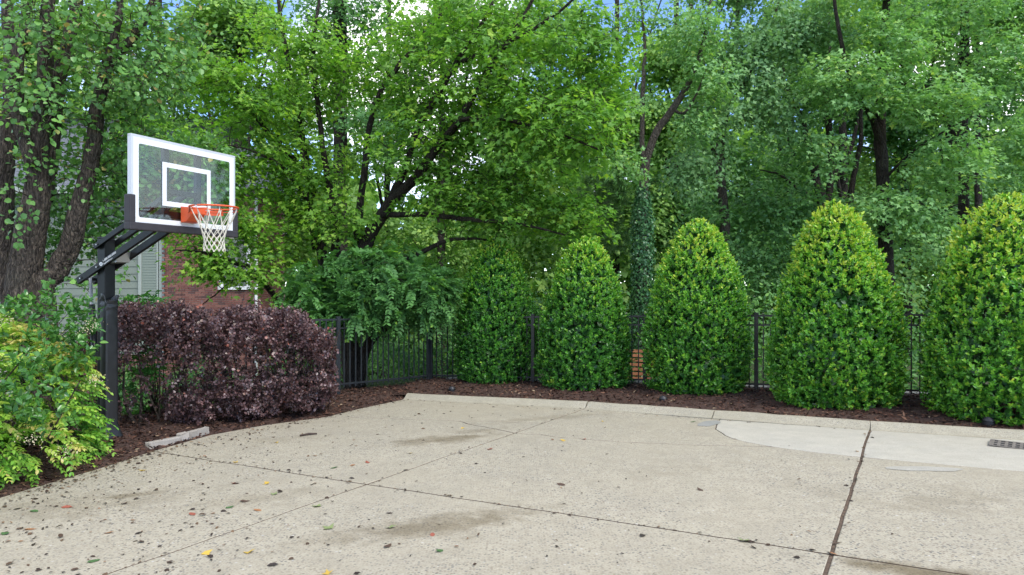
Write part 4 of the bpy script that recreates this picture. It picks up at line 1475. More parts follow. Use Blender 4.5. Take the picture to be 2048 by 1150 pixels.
cols = {'brown': (0.085, 0.048, 0.03), 'dark brown': (0.035, 0.024, 0.018), 'yellow': (0.55, 0.36, 0.05), 'red': (0.30, 0.085, 0.05), 'orange': (0.33, 0.15, 0.06), 'green': (0.06, 0.13, 0.035), 'pale green': (0.22, 0.27, 0.10)}
LM = {k: plain(k.replace(' ', '_') + '_dry_leaf', c, 0.6, noise=0.35, scale=30) for k, c in cols.items()}
meshes = {}
spots = [('yellow', 553, 886), ('yellow', 470, 925), ('green', 668, 936), ('green', 68, 1023), ('green', 10, 1068), ('green', 187, 1123), ('red', 134, 1015), ('red', 385, 1029), ('orange', 218, 1066), ('orange', 515, 1021),
         ('orange', 60, 1059), ('pale green', 632, 1013), ('pale green', 550, 988), ('yellow', 655, 1146), ('yellow', 415, 1108), ('yellow', 500, 1104), ('pale green', 782, 1055), ('pale green', 655, 1056), ('red', 865, 1070),
         ('dark brown', 546, 1131), ('dark brown', 36, 1018), ('dark brown', 5, 1023), ('brown', 117, 1057), ('dark brown', 278, 1067), ('brown', 340, 1125), ('dark brown', 293, 1050), ('brown', 490, 1003), ('dark brown', 160, 1008),
         ('dark brown', 235, 967), ('brown', 300, 950), ('dark brown', 200, 958), ('dark brown', 500, 878), ('brown', 148, 1099), ('dark brown', 45, 1065), ('brown', 200, 1062), ('yellow', 1126, 882), ('red', 1168, 879), ('brown', 1172, 878),
         ('brown', 779, 1027), ('brown', 980, 1036), ('brown', 1005, 1036), ('brown', 776, 1093), ('green', 880, 1102), ('brown', 1115, 1055), ('dark brown', 1285, 1072), ('brown', 1122, 970), ('brown', 1400, 980), ('pale green', 1490, 1082),
         ('orange', 1665, 1107), ('green', 1386, 844), ('dark brown', 704, 957), ('red', 735, 925), ('brown', 810, 961), ('dark brown', 865, 948), ('brown', 1130, 1090), ('brown', 350, 965), ('orange', 705, 931), ('yellow', 925, 857),
         ('yellow', 1205, 843), ('brown', 768, 988), ('dark brown', 805, 900), ('dark brown', 840, 872), ('brown', 905, 893), ('red', 980, 899), ('yellow', 820, 907), ('brown', 420, 960), ('yellow', 285, 942), ('red', 470, 968),
         ('brown', 590, 905), ('orange', 630, 912), ('dark brown', 660, 890), ('brown', 560, 950), ('dark brown', 590, 950), ('yellow', 532, 968), ('green', 460, 1015), ('dark brown', 340, 1028), ('brown', 90, 1100)]
spots = [q for q in spots if q[0] not in ('brown', 'dark brown') or q[1:] in ((546, 1131), (278, 1067), (490, 1003), (779, 1027), (776, 1093), (1285, 1072), (1122, 970), (1400, 980), (704, 957), (340, 1125), (500, 878), (36, 1018))]
ORD = ['leftmost', 'second', 'third', 'fourth', 'fifth', 'sixth', 'seventh', 'eighth', 'ninth', 'tenth', 'eleventh', 'twelfth']


def leaf_label(c, px):
    xs = sorted(q[1] for q in spots if q[0] == c)
    k = xs.index(px)
    if k == 0:
        return f'leftmost {c} fallen leaf on the concrete driveway'
    if k == len(xs) - 1:
        return f'rightmost {c} fallen leaf on the concrete driveway'
    return f'{c} fallen leaf, {ORD[k]} of its colour from the left on the driveway'


for i, (c, px, py) in enumerate(spots):
    key = (c, i % 3)
    if key not in meshes:
        tv, tf = curled(80 + i, T_LOBED if c in ('pale green', 'yellow') else T_OVATE)
        me = np_mesh('fallen_leaf', tv, tf)
        me.materials.append(LM[c])
        meshes[key] = me
    g = G(px, py)
    o = put('fallen_leaf', meshes[key])
    s = r.uniform(0.055, 0.085) if c not in ('green', 'pale green') else r.uniform(0.07, 0.10)
    o.location = (g[0], g[1], g[2] + 0.003)
    o.scale = (s, s, s)
    o.rotation_euler = (r.normal() * 0.12, r.normal() * 0.12, r.uniform(0, 6.28))
    tag(o, leaf_label(c, px), 'leaf', f'{c} fallen leaves on the driveway')
n = 950
pts = []
while len(pts) < n:
    px, py = r.uniform(-60, 1900), r.uniform(806, 1160)
    g = G(px, py)
    s = (g[0] + 4.1) * 0.92 - (g[1] - 6.0) * 0.39
    if s < -0.05:
        continue
    if r.random() < math.exp(-max(0, s - 0.3) / 1.1) + 0.012:
        pts.append(g)
for a, b, k, sp in ((SE[1], SE[3], 260, .16), (SE[3], SE[6], 200, .14), (SE[6], SE[8], 90, .1), (A_left, X_AB, 60, .02), (X_AB, X_AC, 60, .02), (LB0, X_AB, 45, .02), (LC0, X_AC, 70, .02), (X_AB, B_end, 50, .02), (CURB_F[0][:2], CURB_F[3][:2], 90, .04)):
    for q in range(k):
        t = r.random()
        x, y = a * (1 - t) + b * t + np.array([abs(r.normal()) * sp if sp > .05 else r.normal() * sp, r.normal() * sp])
        pts.append(np.array([x, y, gz(x, y)]))
pts = np.array(pts)
n = len(pts)
pts[:, 2] += 0.006
lit = leaves('leaf_litter', pts, nrm(r.normal(size=(n, 3)) * np.array([1, 1, 0.12])), nrm(np.array([0, 0, 1.0]) + r.normal(size=(n, 3)) * 0.3), np.clip(np.exp(r.normal(-3.8, 0.45, n)), 0.008, 0.06), T_OVATE, M['litter'], None, r.random(n) ** 1.7)
tag(lit, 'small leaf fragments and bits of bark scattered over the driveway', 'leaf litter', kind='stuff')


# ================================================================ clipped shrubs
PROF_T = np.array([0, .06, .15, .28, .45, .6, .75, .88, .95, 1.0])
PROF_R0 = np.array([.80, .92, .98, 1.0, .93, .81, .64, .44, .28, .06])


def cone_shrub(label, cpx, base_py, top_py, width_px, seed, tone0, n_whorl, holes=(), power=1.0):  # tone0 carries painted sunlight: the better lit right-hand shrubs get lighter leaves
    rng = np.random.default_rng(seed)
    PROF_R = PROF_R0 ** power
    g = G(cpx, base_py)
    Rapprox = width_px / 2 / F * g[1]
    Y = g[1] + Rapprox * 0.75
    x = (cpx - CX) / F * Y
    R = width_px / 2 / F * Y * 0.93
    zb = gz(x, Y) + 0.08
    Ht = CAM_H - (top_py - HY) / F * Y - zb
    root = empty('clipped_shrub', (x, Y, zb))
    tag(root, label, 'shrub', 'row of clipped green shrubs along the fence')
    st = []
    for k in range(5):
        a = rng.uniform(0, 6.28)
        st.append(limb(np.array([[rng.normal() * .06, rng.normal() * .06, -0.1], [math.cos(a) * R * .25, math.sin(a) * R * .25, Ht * .35], [math.cos(a) * R * .3 * (1 - k / 6), math.sin(a) * R * .3 * (1 - k / 6), Ht * rng.uniform(.6, .9)]]), 0.035, 0.008))
    V, Fc = tube_arrays(st, 7)
    put('trunk', np_mesh('trunk', V, Fc, True), root, M['bark_grey'])
    # whorls of leaves over the shell
    n = n_whorl
    tt = np.linspace(0, 1, 200)
    rr_ = np.interp(tt, PROF_T, PROF_R)
    w = rr_ + 0.12
    t = np.interp(rng.random(n), np.cumsum(w) / w.sum(), tt)
    a = rng.random(n) * 2 * np.pi
    # fewer on the far side, which the house side never shows
    r0 = np.interp(t, PROF_T, PROF_R) * R * (1 + 0.06 * np.sin(a * 1.0 + seed * 1.7) + 0.035 * np.sin(4.3 * t + seed * 2.3))
    lump = 1 + 0.045 * np.sin(3 * a + 7 * t + seed) * np.sin(9 * t + seed * 2) + 0.035 * np.sin(8 * a - 5 * t + seed) + 0.03 * np.sin(17 * a + 23 * t) + 0.02 * np.sin(31 * t + 5 * a)
    depth = rng.exponential(0.055, n)
    depth = np.where(rng.random(n) < 0.02, -rng.uniform(0.02, 0.09, n), depth)
    rr2 = np.maximum(0.01, r0 * lump - depth)
    c = np.stack([rr2 * np.cos(a), rr2 * np.sin(a), t * Ht - depth * 0.15 * (t > .85)], -1)
    drdt = np.interp(np.clip(t + .02, 0, 1), PROF_T, PROF_R) - np.interp(np.clip(t - .02, 0, 1), PROF_T, PROF_R)
    nz = -drdt / 0.04 * R / Ht
    nor = nrm(np.stack([np.cos(a), np.sin(a), nz], -1))
    kf = (np.sin(a) < 0.25) | (rng.random(n) < 0.35)
    for (ha, ht, hr) in holes:
        kf &= ~((((a - ha + np.pi) % (2 * np.pi) - np.pi) * R) ** 2 / (hr * 1.5) ** 2 + ((t - ht) * Ht) ** 2 / (hr * 0.7) ** 2 + rng.normal(size=n) * 0.15 < 1) | (depth > 0.28)
    c, nor, t, depth = c[kf], nor[kf], t[kf], depth[kf]
    n = len(c)
    d = nrm(nor * 0.75 + np.array([0, 0, 0.62]) + rng.normal(size=(n, 3)) * 0.30)
    k = 7
    id_ = np.repeat(np.arange(n), k)
    m = n * k
    a1 = nrm(np.cross(d, rvec(rng, n)))
    b1 = np.cross(d, a1)
    th = np.tile(np.arange(k) * 2 * np.pi / k * 1.62, n) + rng.normal(size=m) * 0.3
    rad = a1[id_] * np.cos(th)[:, None] + b1[id_] * np.sin(th)[:, None]
    sp = np.tile(np.linspace(0.35, 1.15, k), n)
    ax = nrm(d[id_] * np.cos(sp)[:, None] + rad * np.sin(sp)[:, None] + rng.normal(size=(m, 3)) * 0.12)
    nn = nrm(d[id_] * np.sin(sp)[:, None] - rad * np.cos(sp)[:, None] + rng.normal(size=(m, 3)) * 0.15)
    pos = c[id_] + d[id_] * np.tile(np.linspace(0.02, -0.03, k), n)[:, None]
    sz = rng.uniform(0.032, 0.056, m) * np.repeat(rng.uniform(0.8, 1.2, n), k)
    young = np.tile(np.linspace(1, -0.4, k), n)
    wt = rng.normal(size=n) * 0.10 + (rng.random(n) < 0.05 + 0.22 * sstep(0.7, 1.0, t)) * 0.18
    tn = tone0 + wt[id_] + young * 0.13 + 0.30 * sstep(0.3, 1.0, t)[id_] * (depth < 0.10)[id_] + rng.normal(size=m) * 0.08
    # larger, darker leaves filling the inside of the shell
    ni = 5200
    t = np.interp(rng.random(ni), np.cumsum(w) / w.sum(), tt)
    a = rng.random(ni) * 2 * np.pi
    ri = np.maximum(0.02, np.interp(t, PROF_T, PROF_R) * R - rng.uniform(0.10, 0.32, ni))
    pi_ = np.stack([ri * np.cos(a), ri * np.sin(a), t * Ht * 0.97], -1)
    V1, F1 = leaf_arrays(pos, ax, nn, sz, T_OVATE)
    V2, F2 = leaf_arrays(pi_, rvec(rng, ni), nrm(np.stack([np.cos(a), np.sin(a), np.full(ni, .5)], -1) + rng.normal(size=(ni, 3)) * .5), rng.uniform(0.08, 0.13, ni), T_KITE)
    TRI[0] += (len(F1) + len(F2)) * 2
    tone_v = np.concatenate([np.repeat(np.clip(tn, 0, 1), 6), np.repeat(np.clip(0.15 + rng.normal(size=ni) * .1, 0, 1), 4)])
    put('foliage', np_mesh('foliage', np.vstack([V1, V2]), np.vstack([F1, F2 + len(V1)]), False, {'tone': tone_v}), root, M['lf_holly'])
    return root


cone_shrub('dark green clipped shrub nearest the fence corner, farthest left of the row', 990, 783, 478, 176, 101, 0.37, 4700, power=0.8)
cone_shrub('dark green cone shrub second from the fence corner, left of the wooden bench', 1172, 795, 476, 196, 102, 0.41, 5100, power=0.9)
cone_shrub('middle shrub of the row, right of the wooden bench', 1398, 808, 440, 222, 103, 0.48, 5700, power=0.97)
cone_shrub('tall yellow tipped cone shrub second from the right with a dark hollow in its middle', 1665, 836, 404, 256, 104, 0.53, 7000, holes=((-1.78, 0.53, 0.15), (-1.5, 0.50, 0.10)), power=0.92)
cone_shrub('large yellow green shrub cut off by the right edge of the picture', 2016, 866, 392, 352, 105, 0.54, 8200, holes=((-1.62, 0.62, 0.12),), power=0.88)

# ================================================================ purple hedge
rng = np.random.default_rng(111)
pa, pb_ = np.array([-4.95, 8.55]), np.array([-2.95, 9.72])
pd = (pb_ - pa)
pl = np.linalg.norm(pd)
pd /= pl
pn = np.array([pd[1], -pd[0]])               # towards the camera
hz0 = gz(*((pa + pb_) / 2)) + 0.02
hedge = empty('purple_hedge', (*((pa + pb_) / 2), hz0))
tag(hedge, 'dark purple leaved hedge between the goal post and the black fence', 'hedge')
hbse = np.array([*((pa + pb_) / 2), hz0])
stems, limbs_ = [], []
for k in range(11):
    s = (k + 0.5) / 11 * (pl + 0.2) - 0.1
    b0 = np.array([*(pa + pd * s + pn * rng.uniform(-.12, .15)), hz0 - 0.05])
    for q in range(2):
        e = b0 + np.array([*(pd * rng.uniform(-.4, .4) + pn * rng.uniform(-.5, .55)), rng.uniform(0.75, 1.25)])
        m = b0 * 0.6 + e * 0.4 + rng.normal(size=3) * 0.07
        limbs_.append(limb(np.array([b0, m, e]), rng.uniform(0.014, 0.03), 0.006))
V, Fc = tube_arrays([(p - hbse, r_) for p, r_ in limbs_], 7)
put('stem', np_mesh('stem', V, Fc, True), hedge, M['bark_pear'])
n = 7200
s = rng.uniform(-0.42, pl + 0.40, n)
u = rng.uniform(0, 2 * np.pi, n)
Hh = 1.48 - 0.04 * s - 0.08 * np.maximum(0, s - 1.4) ** 2 + 0.05 * np.sin(s * 4) + 0.04 * np.sin(s * 9 + 1)
endf = np.sqrt(np.clip(1 - ((s - pl / 2) / (pl / 2 + 0.42)) ** 4, 0, 1))
depth = rng.exponential(0.085, n)
cu_, su_ = np.cos(u), np.sin(u)
ex = 0.62
ry_ = (0.64 + 0.03 * np.sin(s * 6) + 0.06 * np.sin(s * 11 + 3 * u) + 0.05 * np.sin(s * 19 - 5 * u)) * endf
rzv = Hh * 0.52 * (0.35 + 0.65 * endf)
yy = np.sign(cu_) * np.abs(cu_) ** ex * np.maximum(0.02, ry_ - depth)
zz = Hh * 0.50 + np.sign(su_) * np.abs(su_) ** ex * np.maximum(0.02, rzv - depth)
keepm = zz > 0.10 + 0.06 * np.sin(s * 7)
keepm &= ~((s < 0.55) & (zz < 0.62 + 0.12 * np.sin(s * 15)) & (rng.random(n) < 0.85))       # open, leggy end by the post
keepm &= ~((s < 0.75) & (zz < 1.05) & (rng.random(n) < 0.38))
keepm &= ~((np.abs(s - 1.60) < 0.16) & (np.abs(zz - 0.93) < 0.05) & (rng.random(n) < 0.9))
out_ = (rng.random(n) < 0.05) * rng.uniform(0.05, 0.2, n)
yy = yy + cu_ * out_
zz = zz + np.maximum(su_, 0) * out_ * 0.8
c = np.column_stack([pa[0] + pd[0] * s + pn[0] * yy, pa[1] + pd[1] * s + pn[1] * yy, hz0 + zz])[keepm]
nor = nrm(np.column_stack([pn[0] * cu_, pn[1] * cu_, su_])[keepm])
n = len(c)
d = nrm(nor * 0.7 + np.array([0, 0, 0.35]) + rng.normal(size=(n, 3)) * 0.45)
k = 9
id_ = np.repeat(np.arange(n), k)
m = n * k
along = np.tile(np.linspace(0, 0.16, k), n)
side = nrm(np.cross(d, rvec(rng, n)))
sgn = np.tile(np.where(np.arange(k) % 2, 1, -1), n)[:, None]
ax = nrm(d[id_] * 0.55 + side[id_] * sgn * 0.85 + rng.normal(size=(m, 3)) * 0.28)
nn = nrm(np.cross(d, side)[id_] + np.array([0, 0, 0.45]) + rng.normal(size=(m, 3)) * 0.4)
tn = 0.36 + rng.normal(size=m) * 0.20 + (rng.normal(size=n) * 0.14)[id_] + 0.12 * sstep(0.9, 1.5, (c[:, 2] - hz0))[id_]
leaves('foliage', c[id_] + d[id_] * (along - 0.08)[:, None] - hbse, ax, nn, rng.uniform(0.026, 0.048, m), T_ROUND, M['lf_purple'], hedge, tn)
tw = [(np.stack([c[i] - d[i] * 0.1, c[i], c[i] + d[i] * 0.09]) - hbse, np.array([.004, .003, .002])) for i in range(0, n, 2)]
V, Fc = tube_arrays(tw, 3, False)
tag(put('branch_work', np_mesh('twigs', V, Fc), hedge, M['bark_pear']), kind='stuff')


# ================================================================ fronds (nandina, pinnate tree)
def fronds(rng, base, d, L, m, lsize, droop, spread=0.85, pend=0.35):
    n = len(base)
    side = nrm(np.cross(d, np.array([0, 0, 1.0]) + rng.normal(size=(n, 3)) * 0.25))
    up = np.cross(side, d)
    id_ = np.repeat(np.arange(n), m)
    j = np.tile(np.arange(m), n)
    s = (j // 2 + 1) / (m / 2)
    sg = np.where(j % 2, 1.0, -1.0)
    Lq = np.broadcast_to(L, (n,))[id_]
    pos = base[id_] + d[id_] * (Lq * s)[:, None]
    pos[:, 2] -= droop * Lq * s ** 2
    ax = nrm(d[id_] * (0.45 + 0.3 * s)[:, None] + side[id_] * (sg * spread)[:, None] + np.array([0, 0, -pend]) + rng.normal(size=(n * m, 3)) * 0.16)
    nn = nrm(up[id_] + rng.normal(size=(n * m, 3)) * 0.22)
    sz = lsize * rng.uniform(0.75, 1.2, n * m) * (1.1 - 0.35 * np.abs(s - 0.45))
    return pos, ax, nn, sz, id_, s


# ---- nandina by the left edge
rng = np.random.default_rng(121)


def bush_shell(rng, ells, n, depth):
    w = np.array([e[1][0] * e[1][1] + e[1][0] * e[1][2] + e[1][1] * e[1][2] for e in ells])
    ix = rng.choice(len(ells), n, p=w / w.sum())
    d = rvec(rng, n)
    c0 = np.array([e[0] for e in ells])[ix]
    r0 = np.array([e[1] for e in ells])[ix]
    lump = 1 + 0.09 * np.sin(d[:, 0] * 9 + d[:, 2] * 7) * np.sin(d[:, 1] * 8 + 1)
    p = c0 + d * r0 * lump[:, None] * (1 - rng.exponential(depth, n))[:, None].clip(0.2, 1.1)
    nor = nrm(d / r0)
    inside = np.zeros(n, bool)
    for i, e in enumerate(ells):
        q = (((p - np.array(e[0])) / np.array(e[1])) ** 2).sum(1)
        inside |= (q < 0.55) & (ix != i)
    k = ~inside
    return p[k], nor[k], ix[k]


nb0 = np.array([-4.75, 6.2, gz(-4.75, 6.2)])
nand = empty('nandina_bush', nb0)
tag(nand, 'lime and yellow green leafy bush at the left edge in front of the goal post', 'bush')
els = [((-4.86, 6.55, 0.20), (0.74, 0.8, 0.84)), ((-4.90, 5.75, 0.16), (0.70, 0.85, 0.84)), ((-5.3, 6.6, 0.42), (0.9, 0.9, 0.84)), ((-4.56, 6.35, -0.08), (0.60, 0.85, 0.42)), ((-4.95, 5.2, 0.22), (0.7, 0.7, 0.9))]
c, nor, ix = bush_shell(rng, els, 3900, 0.10)
kf = c[:, 2] > gz(c[:, 0], c[:, 1]) + 0.06
c, nor = c[kf], nor[kf]
d = nrm(nor * np.array([1, 1, 0.55]) + np.array([0, 0, 0.05]) + rng.normal(size=c.shape) * 0.35)
pos, ax, nn, sz, id_, s = fronds(rng, c - d * 0.08, d, rng.uniform(0.14, 0.24, len(c)), 14, 0.050, 0.45, 0.75, 0.55)
patch = 0.5 + 0.5 * np.sin(c[:, 1] * 3.1 + c[:, 2] * 2.0 + 1.2) * np.sin(c[:, 0] * 2.5 - c[:, 2] * 3.3)
hi_ = sstep(-0.3, 1.0, c[:, 2])
tn = 0.49 + 0.28 * patch[id_] + 0.18 * hi_[id_] + (rng.normal(size=len(c)) * 0.10)[id_] + 0.08 * s + rng.normal(size=len(pos)) * 0.06
red = (np.linalg.norm(c - np.array(P(225, 728, 6.6)), axis=1) < 0.10)[id_]
tn = np.where(red, 1.0, np.minimum(tn, 0.985))
leaves('foliage', pos - nb0, ax, nn, sz, T_OVATE, M['lf_nandina'], nand, tn)
tw = [(np.stack([c[i] - d[i] * 0.12, c[i] + d[i] * 0.05 + np.array([0, 0, .0])]) - nb0, np.array([.003, .0015])) for i in range(0, len(c), 2)]
st = []
for k in range(16):
    a = np.array([-4.85 + rng.normal() * .3, 6.2 + rng.normal() * .6, 0])
    a[2] = gz(a[0], a[1]) - 0.05
    e = a + np.array([rng.normal() * .3, rng.normal() * .3, rng.uniform(0.8, 1.25)])
    st.append(limb(np.array([a, (a + e) / 2 + rng.normal(size=3) * .05, e]) - nb0, 0.013, 0.006))
V, Fc = tube_arrays(st + tw, 4, False)
put('stem', np_mesh('stem', V, Fc, True), nand, M['bark_pear'])
# cream flower panicles
fl = []
for px, py, Y in ((184, 648, 6.9), (120, 672, 6.6), (3, 642, 6.0), (165, 662, 6.8), (190, 760, 6.3), (60, 880, 5.4), (130, 905, 5.6)):
    p0 = P(px, py, Y)
    for k in range(60):
        fl.append(p0 + rng.normal(size=3) * np.array([0.05, 0.05, 0.028]))
fl = np.array(fl)
tag(leaves('flower_panicle', fl - nb0, rvec(rng, len(fl)), rvec(rng, len(fl)), 0.014, T_KITE, plain('cream_flower', (0.52, 0.44, 0.28), 0.8), nand, np.full(len(fl), 0.5)), kind='stuff')

# ---- green fronds behind the purple hedge by the post
fn0 = np.array([-5.0, 9.6, gz(-5.0, 9.6)])
fnr = empty('feathery_shrub', fn0)
tag(fnr, 'feathery green shrub poking up behind the purple hedge by the goal post', 'shrub')
c, nor, ix = bush_shell(rng, [(P(285, 615, 9.5), (.38, .4, .2)), (P(262, 720, 9.2), (.3, .4, .4)), (P(300, 735, 8.6), (.16, .15, .22)), (P(345, 830, 9.6), (.7, .3, .25))], 330, .25)
d = nrm(nor * np.array([1, 1, .6]) + rng.normal(size=c.shape) * .4 + np.array([0.2, -.2, .2]))
pos, ax, nn, sz, id_, s = fronds(rng, c - d * .08, d, rng.uniform(.15, .26, len(c)), 14, .052, .4, .75, .4)
leaves('foliage', pos - fn0, ax, nn, sz, T_OVATE, M['lf_nandina'], fnr, .26 + rng.normal(size=len(pos)) * .1 + (rng.normal(size=len(c)) * .08)[id_])
V, Fc = tube_arrays([limb(np.array([[rng.normal() * .1, rng.normal() * .1, -.05], (c[i] - fn0) * .5 + rng.normal(size=3) * .04, c[i] - fn0]), .01, .003) for i in range(0, len(c), 12)], 4, False)
put('stem', np_mesh('stem', V, Fc, True), fnr, M['bark_pear'])
# shrubs against the house foundation
for hxp, hyp, hr, lab in ((-11.2, 19.6, .9, 'dark green shrub against the house foundation left of the brick wing'), (-9.3, 19.8, .8, 'dark green shrub against the brick wing of the house')):
    q0 = np.array([hxp, hyp, float(terrain(hxp, hyp))])
    fs = empty('foundation_shrub', q0)
    tag(fs, lab, 'shrub', 'shrubs against the house')
    c, nor, ix = bush_shell(rng, [(q0 + np.array([0, 0, .55]), (hr, .6, .75)), (q0 + np.array([.5, -.1, .4]), (hr * .7, .5, .6))], 700, .2)
    id_ = np.repeat(np.arange(len(c)), 5)
    leaves('foliage', c[id_] + rng.normal(size=(len(id_), 3)) * .05 - q0, rvec(rng, len(id_)), nrm(nor[id_] + rng.normal(size=(len(id_), 3)) * .5), rng.uniform(.07, .12, len(id_)), T_OVATE, M['lf_dark'], fs, .4 + rng.normal(size=len(id_)) * .2)
    V, Fc = tube_arrays([limb(np.array([[0, 0, -.1], [rng.normal() * .1, rng.normal() * .1, .3], [rng.normal() * .3, rng.normal() * .2, .7]]), .02, .006) for i in range(5)], 5, False)
    put('stem', np_mesh('stem', V, Fc, True), fs, M['bark_dark'])

# ---- darker glossy bush growing through it
g0_ = np.array([-5.3, 6.6, gz(-5.3, 6.6)])
gb_ = empty('glossy_bush', g0_)
tag(gb_, 'glossy dark green bush growing through the lime bush below the tree trunks', 'bush')
els2 = [(P(20, 685, 6.8), (0.75, 0.6, 0.42)), (P(95, 640, 7.0), (0.45, 0.45, 0.30)), (P(70, 790, 5.75), (0.28, 0.22, 0.28)), (P(40, 760, 5.85), (0.22, 0.22, 0.30)), (P(120, 700, 6.5), (0.35, 0.3, 0.2))]
c, nor, ix = bush_shell(rng, els2, 460, 0.16)
d = nrm(nor * 0.6 + np.array([0, -0.25, 0.5]) + rng.normal(size=c.shape) * 0.4)
k = 7
id_ = np.repeat(np.arange(len(c)), k)
m = len(id_)
ax = nrm(d[id_] * 0.5 + rvec(rng, m) * 0.9)
nn = nrm(np.array([0, -0.2, 1.0]) + rng.normal(size=(m, 3)) * 0.45)
leaves('foliage', c[id_] + d[id_] * rng.uniform(-0.06, 0.06, m)[:, None] - g0_, ax, nn, rng.uniform(0.045, 0.085, m), T_OVATE, M['lf_glossy'], gb_, 0.5 + rng.normal(size=m) * 0.22)
st = []
for i in range(0, len(c), 14):
    a = np.array([g0_[0] + rng.normal() * .15, g0_[1] + rng.normal() * .15, g0_[2]])
    st.append(limb(np.array([a, (a + c[i]) / 2 + np.array([0, 0, .1]), c[i]]) - g0_, 0.01, 0.003))
V, Fc = tube_arrays(st, 4, False)
put('stem', np_mesh('stem', V, Fc, True), gb_, M['bark_pear'])

# ================================================================ trees
def L_(pix, Y, r0, r1, rng=None, wob=0.0, n=None):
    pts = []
    for q in pix:
        pts.append(P(q[0], q[1], q[2] if len(q) > 2 else Y))
    return limb(np.array(pts), r0, r1, n or 5 * len(pts), wob, rng)


def grounded(px, Y, dx=0.0):
    x = (px - CX) / F * Y
    return np.array([x, Y, float(terrain(x, Y)) - 0.1])


def E(px, py, Y, rx, ry, rz, w=1.0):
    return (P(px, py, Y), (rx, ry, rz), w)


rg = np.random.default_rng(5)
# ---- pear tree at the left
b = np.array([-5.95, 8.7, gz(-5.95, 8.7) - 0.05])
tY = 8.7
main = limb(np.array([b, P(52, 590, tY), P(58, 500, tY), P(74, 400, tY), P(76, 320, tY), P(84, 210, 8.65), P(92, 90, 8.6), P(100, -60, 8.5), P(115, -260, 8.4)]), 0.30, 0.09, 44, 0.006, rg)
main[1][:] = np.interp(np.linspace(0, 1, 44), [0, .1, .25, .40, .5, .7, 1], [.27, .215, .172, .15, .12, .085, .045])
left_ = L_([(66, 330), (44, 262), (34, 190), (36, 120), (48, 50), (62, -30), (75, -150)], 8.55, 0.085, 0.04, rg, 0.005, 30)
right1 = L_([(86, 400, 8.8), (96, 320, 8.85), (108, 210, 8.9), (122, 140, 8.9), (146, 50, 8.9), (160, -40, 8.9), (180, -180, 8.9)], 8.9, 0.115, 0.06, rg, 0.005, 32)
sec = limb(np.array([b + np.array([0.12, 0.1, 0.2]), P(86, 598, 8.75), P(112, 545, 8.8), P(138, 492, 8.8), P(158, 418, 8.8), P(181, 330, 8.8), P(191, 270, 8.8), P(196, 210, 8.8), P(212, 140, 8.8), P(228, 80, 8.8), P(242, 0, 8.8), P(256, -120, 8.8)]), 0.16, 0.04, 48, 0.005, rg)
sec[1][:] = np.interp(np.linspace(0, 1, 48), [0, .2, .5, .7, 1], [.16, .125, .10, .066, .04])
fork = L_([(214, 128, 8.8), (238, 105, 8.75), (262, 82, 8.7), (284, 48, 8.65), (304, 10, 8.6), (322, -60, 8.5)], 8.7, 0.075, 0.035, rg, 0.003, 24)
far_l = limb(np.array([b + np.array([-0.25, 0.25, 0]), P(16, 560, 9.1), P(10, 420, 9.2), P(14, 300, 9.2), P(22, 180, 9.2), P(18, 40, 9.2), P(10, -120, 9.2)]), 0.125, 0.06, 32, 0.005, rg)
small1 = L_([(102, 470, 8.7), (112, 540, 8.7)], 8.7, 0.02, 0.03)
ells = [E(120, 90, 8.3, 1.3, 1.1, 0.95), E(280, 90, 8.4, 0.85, 0.9, 0.75, 1.1), E(180, 300, 8.9, 0.8, 0.7, 0.75, 1.0), E(40, 150, 7.4, 0.5, 0.5, 0.9, .8), E(220, 440, 9.3, 0.45, 0.4, 0.75, 1.2), E(20, 350, 7.9, 0.45, 0.4, 1.0, .6),
        E(250, 240, 8.8, 0.55, 0.5, 0.55, 1.2), E(130, 560, 8.4, 0.42, 0.3, 0.28, 1.2), E(200, -160, 8.6, 1.8, 1.6, 0.9, 0.5), E(360, 60, 8.6, 0.45, 0.5, 0.55, .9), E(110, 440, 9.6, 0.9, 0.35, 0.8, 1.3), E(205, 540, 9.2, .3, .3, .35, 1.6), E(300, 170, 8.9, .5, .5, .4, 1.), E(205, 340, 9.7, .6, .3, .8, 2.6), E(60, 300, 9.9, .8, .3, .9, 1.6), E(130, 480, 9.7, .7, .3, .6, 1.5), E(335, 350, 9.9, .62, .3, .55, 13), E(420, 330, 10.2, .35, .3, .45, 9)]
make_tree('pear_tree', 'tall dark barked tree with several thick stems at the left edge', 'tree', [main, left_, right1, sec, fork, far_l], ells, 1330, 17, 0.17, 0.070, T_ROUND, M['lf_pear'], M['bark_pear'], 201,
          tone=(0.48, 0.2), trunk_sides=18, flat=0.55, up=0.45, droop=0.35, tilt=0.5, maxr=0.02, rise=0.05, thin=0.62, twigs=2)

# ---- maples in the middle, behind the fence
mb = grounded(712, 13.6)
m1 = limb(np.array([mb, P(700, 640, 13.6), P(712, 560, 13.6), P(730, 490, 13.5), P(772, 415, 13.4), P(826, 362, 13.2), P(872, 298, 13.0), P(917, 243, 12.9), P(970, 152, 12.8), P(1004, 100, 12.7), P(1060, 10, 12.6), P(1100, -80, 12.5)]), 0.2, 0.04, 46, 0.006, rg)
m1[1][:] = np.interp(np.linspace(0, 1, 46), [0, .15, .4, .6, 1], [.22, .165, .115, .07, .025])
m2 = L_([(776, 412, 13.45), (812, 330, 13.4), (848, 235, 13.3), (883, 174, 13.2), (913, 126, 13.1), (943, 78, 13.0), (980, 20, 12.9), (1010, -60, 12.8)], 13, 0.085, 0.025, rg, 0.008, 32)
m3 = L_([(913, 128, 13.1), (978, 100, 12.9), (1061, 62, 12.6), (1135, 9, 12.3), (1180, -40, 12.2)], 13, 0.045, 0.018, rg, 0.006, 20)
